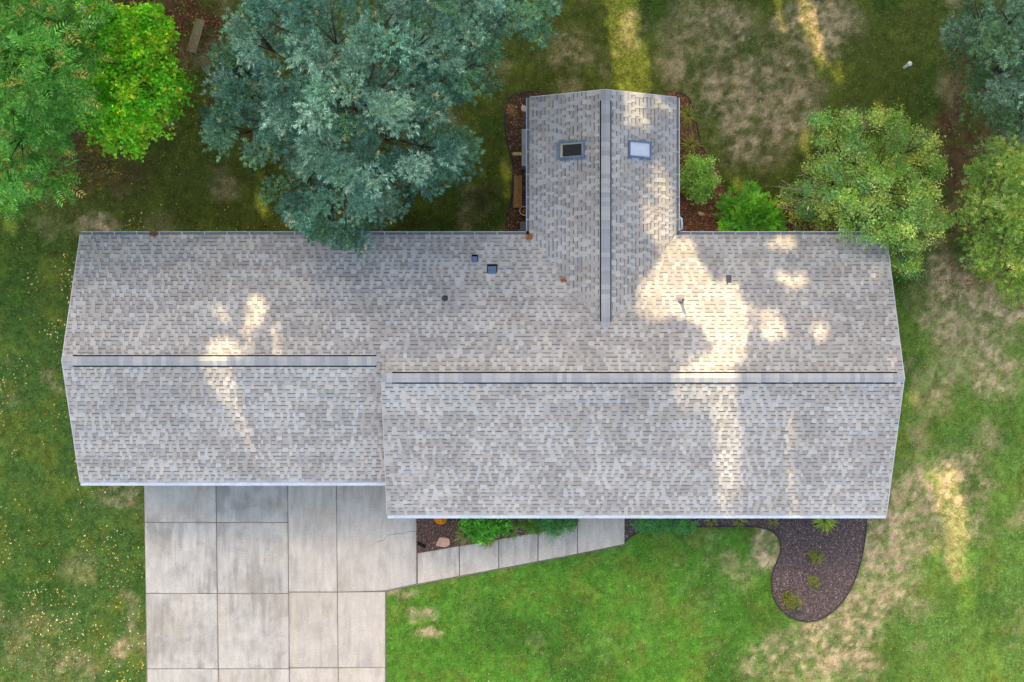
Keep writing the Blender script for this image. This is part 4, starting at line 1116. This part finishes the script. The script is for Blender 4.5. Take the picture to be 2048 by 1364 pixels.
# porch post end and debris clumps in the gutters
q = P(1162, 1040, .9)
mb = MB(); mb.box((q[0]-.03, -5.92, 0.0), (q[0]+.03, -5.86, .9), lin(40, 40, 44)); mb.box((q[0]-.022, -6.16+.12, .86), (q[0]+.022, -5.0, .92), lin(46, 46, 50))
for yy in (-5.5, -5.02): mb.box((q[0]-.02, yy-.02, 0.0), (q[0]+.02, yy+.02, .88), lin(40, 40, 44))
tag(mb.build('handrail', M_dark), 'black metal handrail end below the front gutter', 'handrail')
def debris(px, py, rr_, col, label, n=170):
    c0 = surf(px, py) if roof_z(*P(px, py, 2.6)[:2]) > 0 else P(px, py, 2.58)
    a = rng.uniform(0, 2*np.pi, n); r = rr_*np.sqrt(rng.random(n))
    pos = c0 + np.stack([r*np.cos(a), r*np.sin(a), rng.uniform(.01, .06, n)*(1.2-r/rr_)], -1)
    ax = unit(rng.normal(0, 1, (n, 3))*[1, 1, .35]); nr = unit(rng.normal(0, .5, (n, 3)) + [0, 0, 1])
    ln = rng.uniform(.05, .11, n)
    g = leaf_geo(pos - c0 - ax*(ln*.5)[:, None], ax, nr, ln, ln*.2, lin(*col)*rng.lognormal(0, .3, (n, 1)), .1)
    o = obj('needle_clump', leaf_mesh('needle_clump', [g], M_leaf)); o.location = c0 + [0, 0, .03]
    return tag(o, label, 'debris')
debris(307, 469, .12, (150,98,78), 'brown needle clump in the back left gutter')
debris(1059, 475, .12, (190,128,78), 'orange-brown needle clump in the corner of gutter and valley')
debris(1127, 561, .09, (176,116,78), 'small rusty leaf clump halfway along the roof valley', 90)
mb = MB(); mb.tube([surf(752, 744)+[0,0,.03], surf(757, 747)+[0,0,.05], surf(764, 752)+[0,0,.03]], [.008, .007, .004], 5, lin(70, 58, 50))
tag(mb.build('twig', M_bark), 'thin dark twig beside the roof step', 'twig')

# ------------------------------------------------------------------ unseen tall trees beyond the back yard; crown gaps cut to place the sun patches
U = np.array([math.cos(SUN_AZ), math.sin(SUN_AZ), 0]); Vv_ = np.cross(S, U); Vv_ = Vv_ if Vv_[2] > 0 else -Vv_
def uv(p): p = np.asarray(p); return np.stack([p @ U, p @ Vv_], -1)
GAPS = [[(1268,612),(1290,555),(1325,515),(1352,478),(1392,486),(1402,520),(1432,560),(1472,556),(1488,600),(1502,655),(1490,705),(1470,745),(1345,745),(1372,705),(1408,690),(1396,655),(1360,640),(1325,655),(1285,645)],
        [(1255,195),(1330,200),(1345,235),(1300,262),(1240,255)],
        [(1290,330),(1325,325),(1350,400),(1352,470),(1320,500),(1280,450)],
        [(1555,540),(1600,545),(1620,575),(1585,590),(1560,580)], [(1525,490),(1560,472),(1590,480),(1600,498),(1545,508)],
        [(1600,640),(1650,650),(1668,680),(1640,690)], [(1515,625),(1560,620),(1575,665),(1530,690)], [(1735,490),(1752,490),(1765,545),(1745,560)], [(1765,700),(1785,700),(1795,745),(1770,745)],
        [(1424,772),(1480,772),(1484,900),(1484,1027),(1422,1027)], [(1345,772),(1408,772),(1412,830),(1350,840)], [(1570,800),(1592,800),(1597,1010),(1570,1010)],
        [(1350,752),(1470,752),(1470,768),(1350,768)],
        [(418,580),(430,580),(470,650),(462,668),(440,640)], [(490,602),(520,595),(545,620),(520,640),(510,665),(492,665)], [(405,735),(420,680),(465,672),(480,705),(480,730)],
        [(488,672),(510,668),(512,705),(490,705)], [(535,655),(560,650),(572,700),(545,712)], [(412,742),(446,742),(468,820),(444,815)], [(460,765),(476,765),(508,890),(500,925),(486,880)],
        [(1195,-60),(1272,-60),(1298,110),(1300,195),(1236,195),(1218,110)], [(1535,-20),(1560,-20),(1575,70),(1560,70)], [(1588,-60),(1618,-60),(1642,60),(1650,135),(1636,138),(1602,60)],
        [(1652,-40),(1664,-40),(1678,60),(1666,70)], [(1664,105),(1682,105),(1690,155),(1674,168),(1662,145)], [(1698,110),(1712,110),(1722,160),(1708,168)], [(1742,185),(1765,190),(1785,235),(1750,240)],
        [(1845,935),(1868,930),(1884,1010),(1870,1015)], [(1878,920),(1915,920),(1934,1010),(1945,1130),(1950,1220),(1915,1230),(1895,1120),(1880,1010)], [(1975,1280),(1995,1280),(2005,1364),(1985,1364)], [(1850,1040),(1866,1040),(1884,1130),(1872,1135)],
        [(372,300),(398,290),(402,365),(382,372)], [(430,350),(470,340),(480,430),(445,440)], [(505,370),(525,360),(540,430),(520,440)], [(0,430),(22,425),(38,470),(8,475)],
        [(1000,330),(1024,340),(1024,400),(1004,395)], [(1465,350),(1495,352),(1500,385),(1470,385)], [(1595,250),(1625,260),(1625,310),(1600,320)], [(1010,205),(1040,210),(1040,230),(1015,232)],
        [(700,150),(730,150),(740,190),(705,190)], [(210,140),(260,145),(270,200),(215,205)], [(1820,350),(1790,300),(1840,290),(1850,330)]]
gap_uv = [uv(np.array([surf(a, b) for a, b in g])) for g in GAPS]
def disc(px, py, z, r, n=12): return [P(px + r*math.cos(q_)*rng.uniform(.7, 1.2), py + r*math.sin(q_)*rng.uniform(.7, 1.2), z) for q_ in np.linspace(0, 2*math.pi, n, endpoint=False)]
for a_ in ((215,150,5.5,22),(255,235,5,22),(185,120,6,18),(345,165,3.6,14),(275,105,5.5,14),(90,60,9,20),(60,240,8.5,16),(1790,295,4.8,14),(1800,345,5,16),(1835,440,4.4,16),(1730,468,4.2,12),(1690,225,4.4,12),(1935,425,4.6,14),(2040,420,7.5,16),(1400,340,1.5,14),(1480,420,1.4,14)):  # extra openings added so sun lands on the nearer crowns
    gap_uv.append(uv(np.array(disc(*a_))))
def widen(g, by):      # leaves reach a little into the gap they border
    c_ = g.mean(0); d_ = g - c_; r_ = np.linalg.norm(d_, axis=1, keepdims=True) + 1e-6
    return c_ + d_*(1 + by/r_)
gap_uv = [widen(g, .15) for g in gap_uv]
def in_gap(pts):
    q = uv(pts); m = np.zeros(len(q), bool)
    if len(q) > 1000: q = q + rng.normal(0, .10, q.shape)      # ragged rims
    for g in gap_uv:
        lo, hi = g.min(0), g.max(0); k_ = (q[:, 0] >= lo[0]) & (q[:, 0] <= hi[0]) & (q[:, 1] >= lo[1]) & (q[:, 1] <= hi[1])
        if k_.any():
            ii = np.where(k_)[0]; m[ii] |= in_poly(q[ii, 0], q[ii, 1], [tuple(t_) for t_ in g])
    return m
xs = np.linspace(-35, 21, 13)
for i, x in enumerate(xs):
    yb = 24.5 + (i % 2)*2.8 + rng.uniform(-.6, .6)
    ht = rng.uniform(29.5, 31.5)
    cand = [np.array([x + dx, yb, 0.0]) for dx in np.linspace(-1, 1, 17)]      # trunks stand clear of the sunny gaps
    base = min(cand, key=lambda b_: in_gap(b_ + np.linspace(0, ht, 60)[:, None]*[0, 0, 1]).sum())
    t = thing('shade_tree', 'unseen tall leafy tree in the row beyond the back yard, crown cut for the sun patches', 'tree', base, 'tall trees beyond the back yard')
    mb = MB()
    tp = base + [0, 0, ht*.9]
    mb.tube([base - [0,0,.1], base*.6 + tp*.4, tp], [.38, .26, .06], 9, lin(92, 80, 70))
    n = 24000
    pos = np.stack([rng.uniform(-1, 1, n), rng.uniform(-1, 1, n), rng.uniform(0, 1, n)], -1)
    prof = np.where(pos[:, 2] > .75, np.sqrt(np.clip(1-((pos[:, 2]-.75)/.25)**2, 0, 1)), 1.0)
    rad2 = pos[:, 0]**2 + pos[:, 1]**2
    pos = pos[(rad2 < 1)]; prof = prof[rad2 < 1]
    pos = base + np.stack([pos[:, 0]*4.4*prof, pos[:, 1]*3.0*prof, 5.5 + pos[:, 2]*(ht-5)], -1)
    pos = pos[~in_gap(pos)]  # leaves removed wherever they would block a chosen sun patch
    for kz in np.linspace(.25, .8, 6):
        e_ = base + [rng.uniform(-2.6, 2.6), rng.uniform(-2, 2), ht*kz + 1.2]
        if not in_gap(np.array([e_, (base + [0, 0, ht*kz] + e_)/2])).any(): mb.tube([base + [0, 0, ht*kz*.85], e_], [.1, .03], 6, lin(92, 80, 70))
    mb.build('trunk', M_bark, t, True)
    n = len(pos); ax = rand_dirs(n); nr = rand_dirs(n); ln = rng.uniform(.34, .56, n)
    colr = np.array([lin(*q_) for q_ in ((84,120,60),(70,106,54),(100,130,66))])[rng.integers(0, 3, n)]
    obj('crown', leaf_mesh('crown', [leaf_geo(pos - ax*(ln*.5)[:, None], ax, nr, ln, ln*.75, colr, .15)], M_leaf), t)
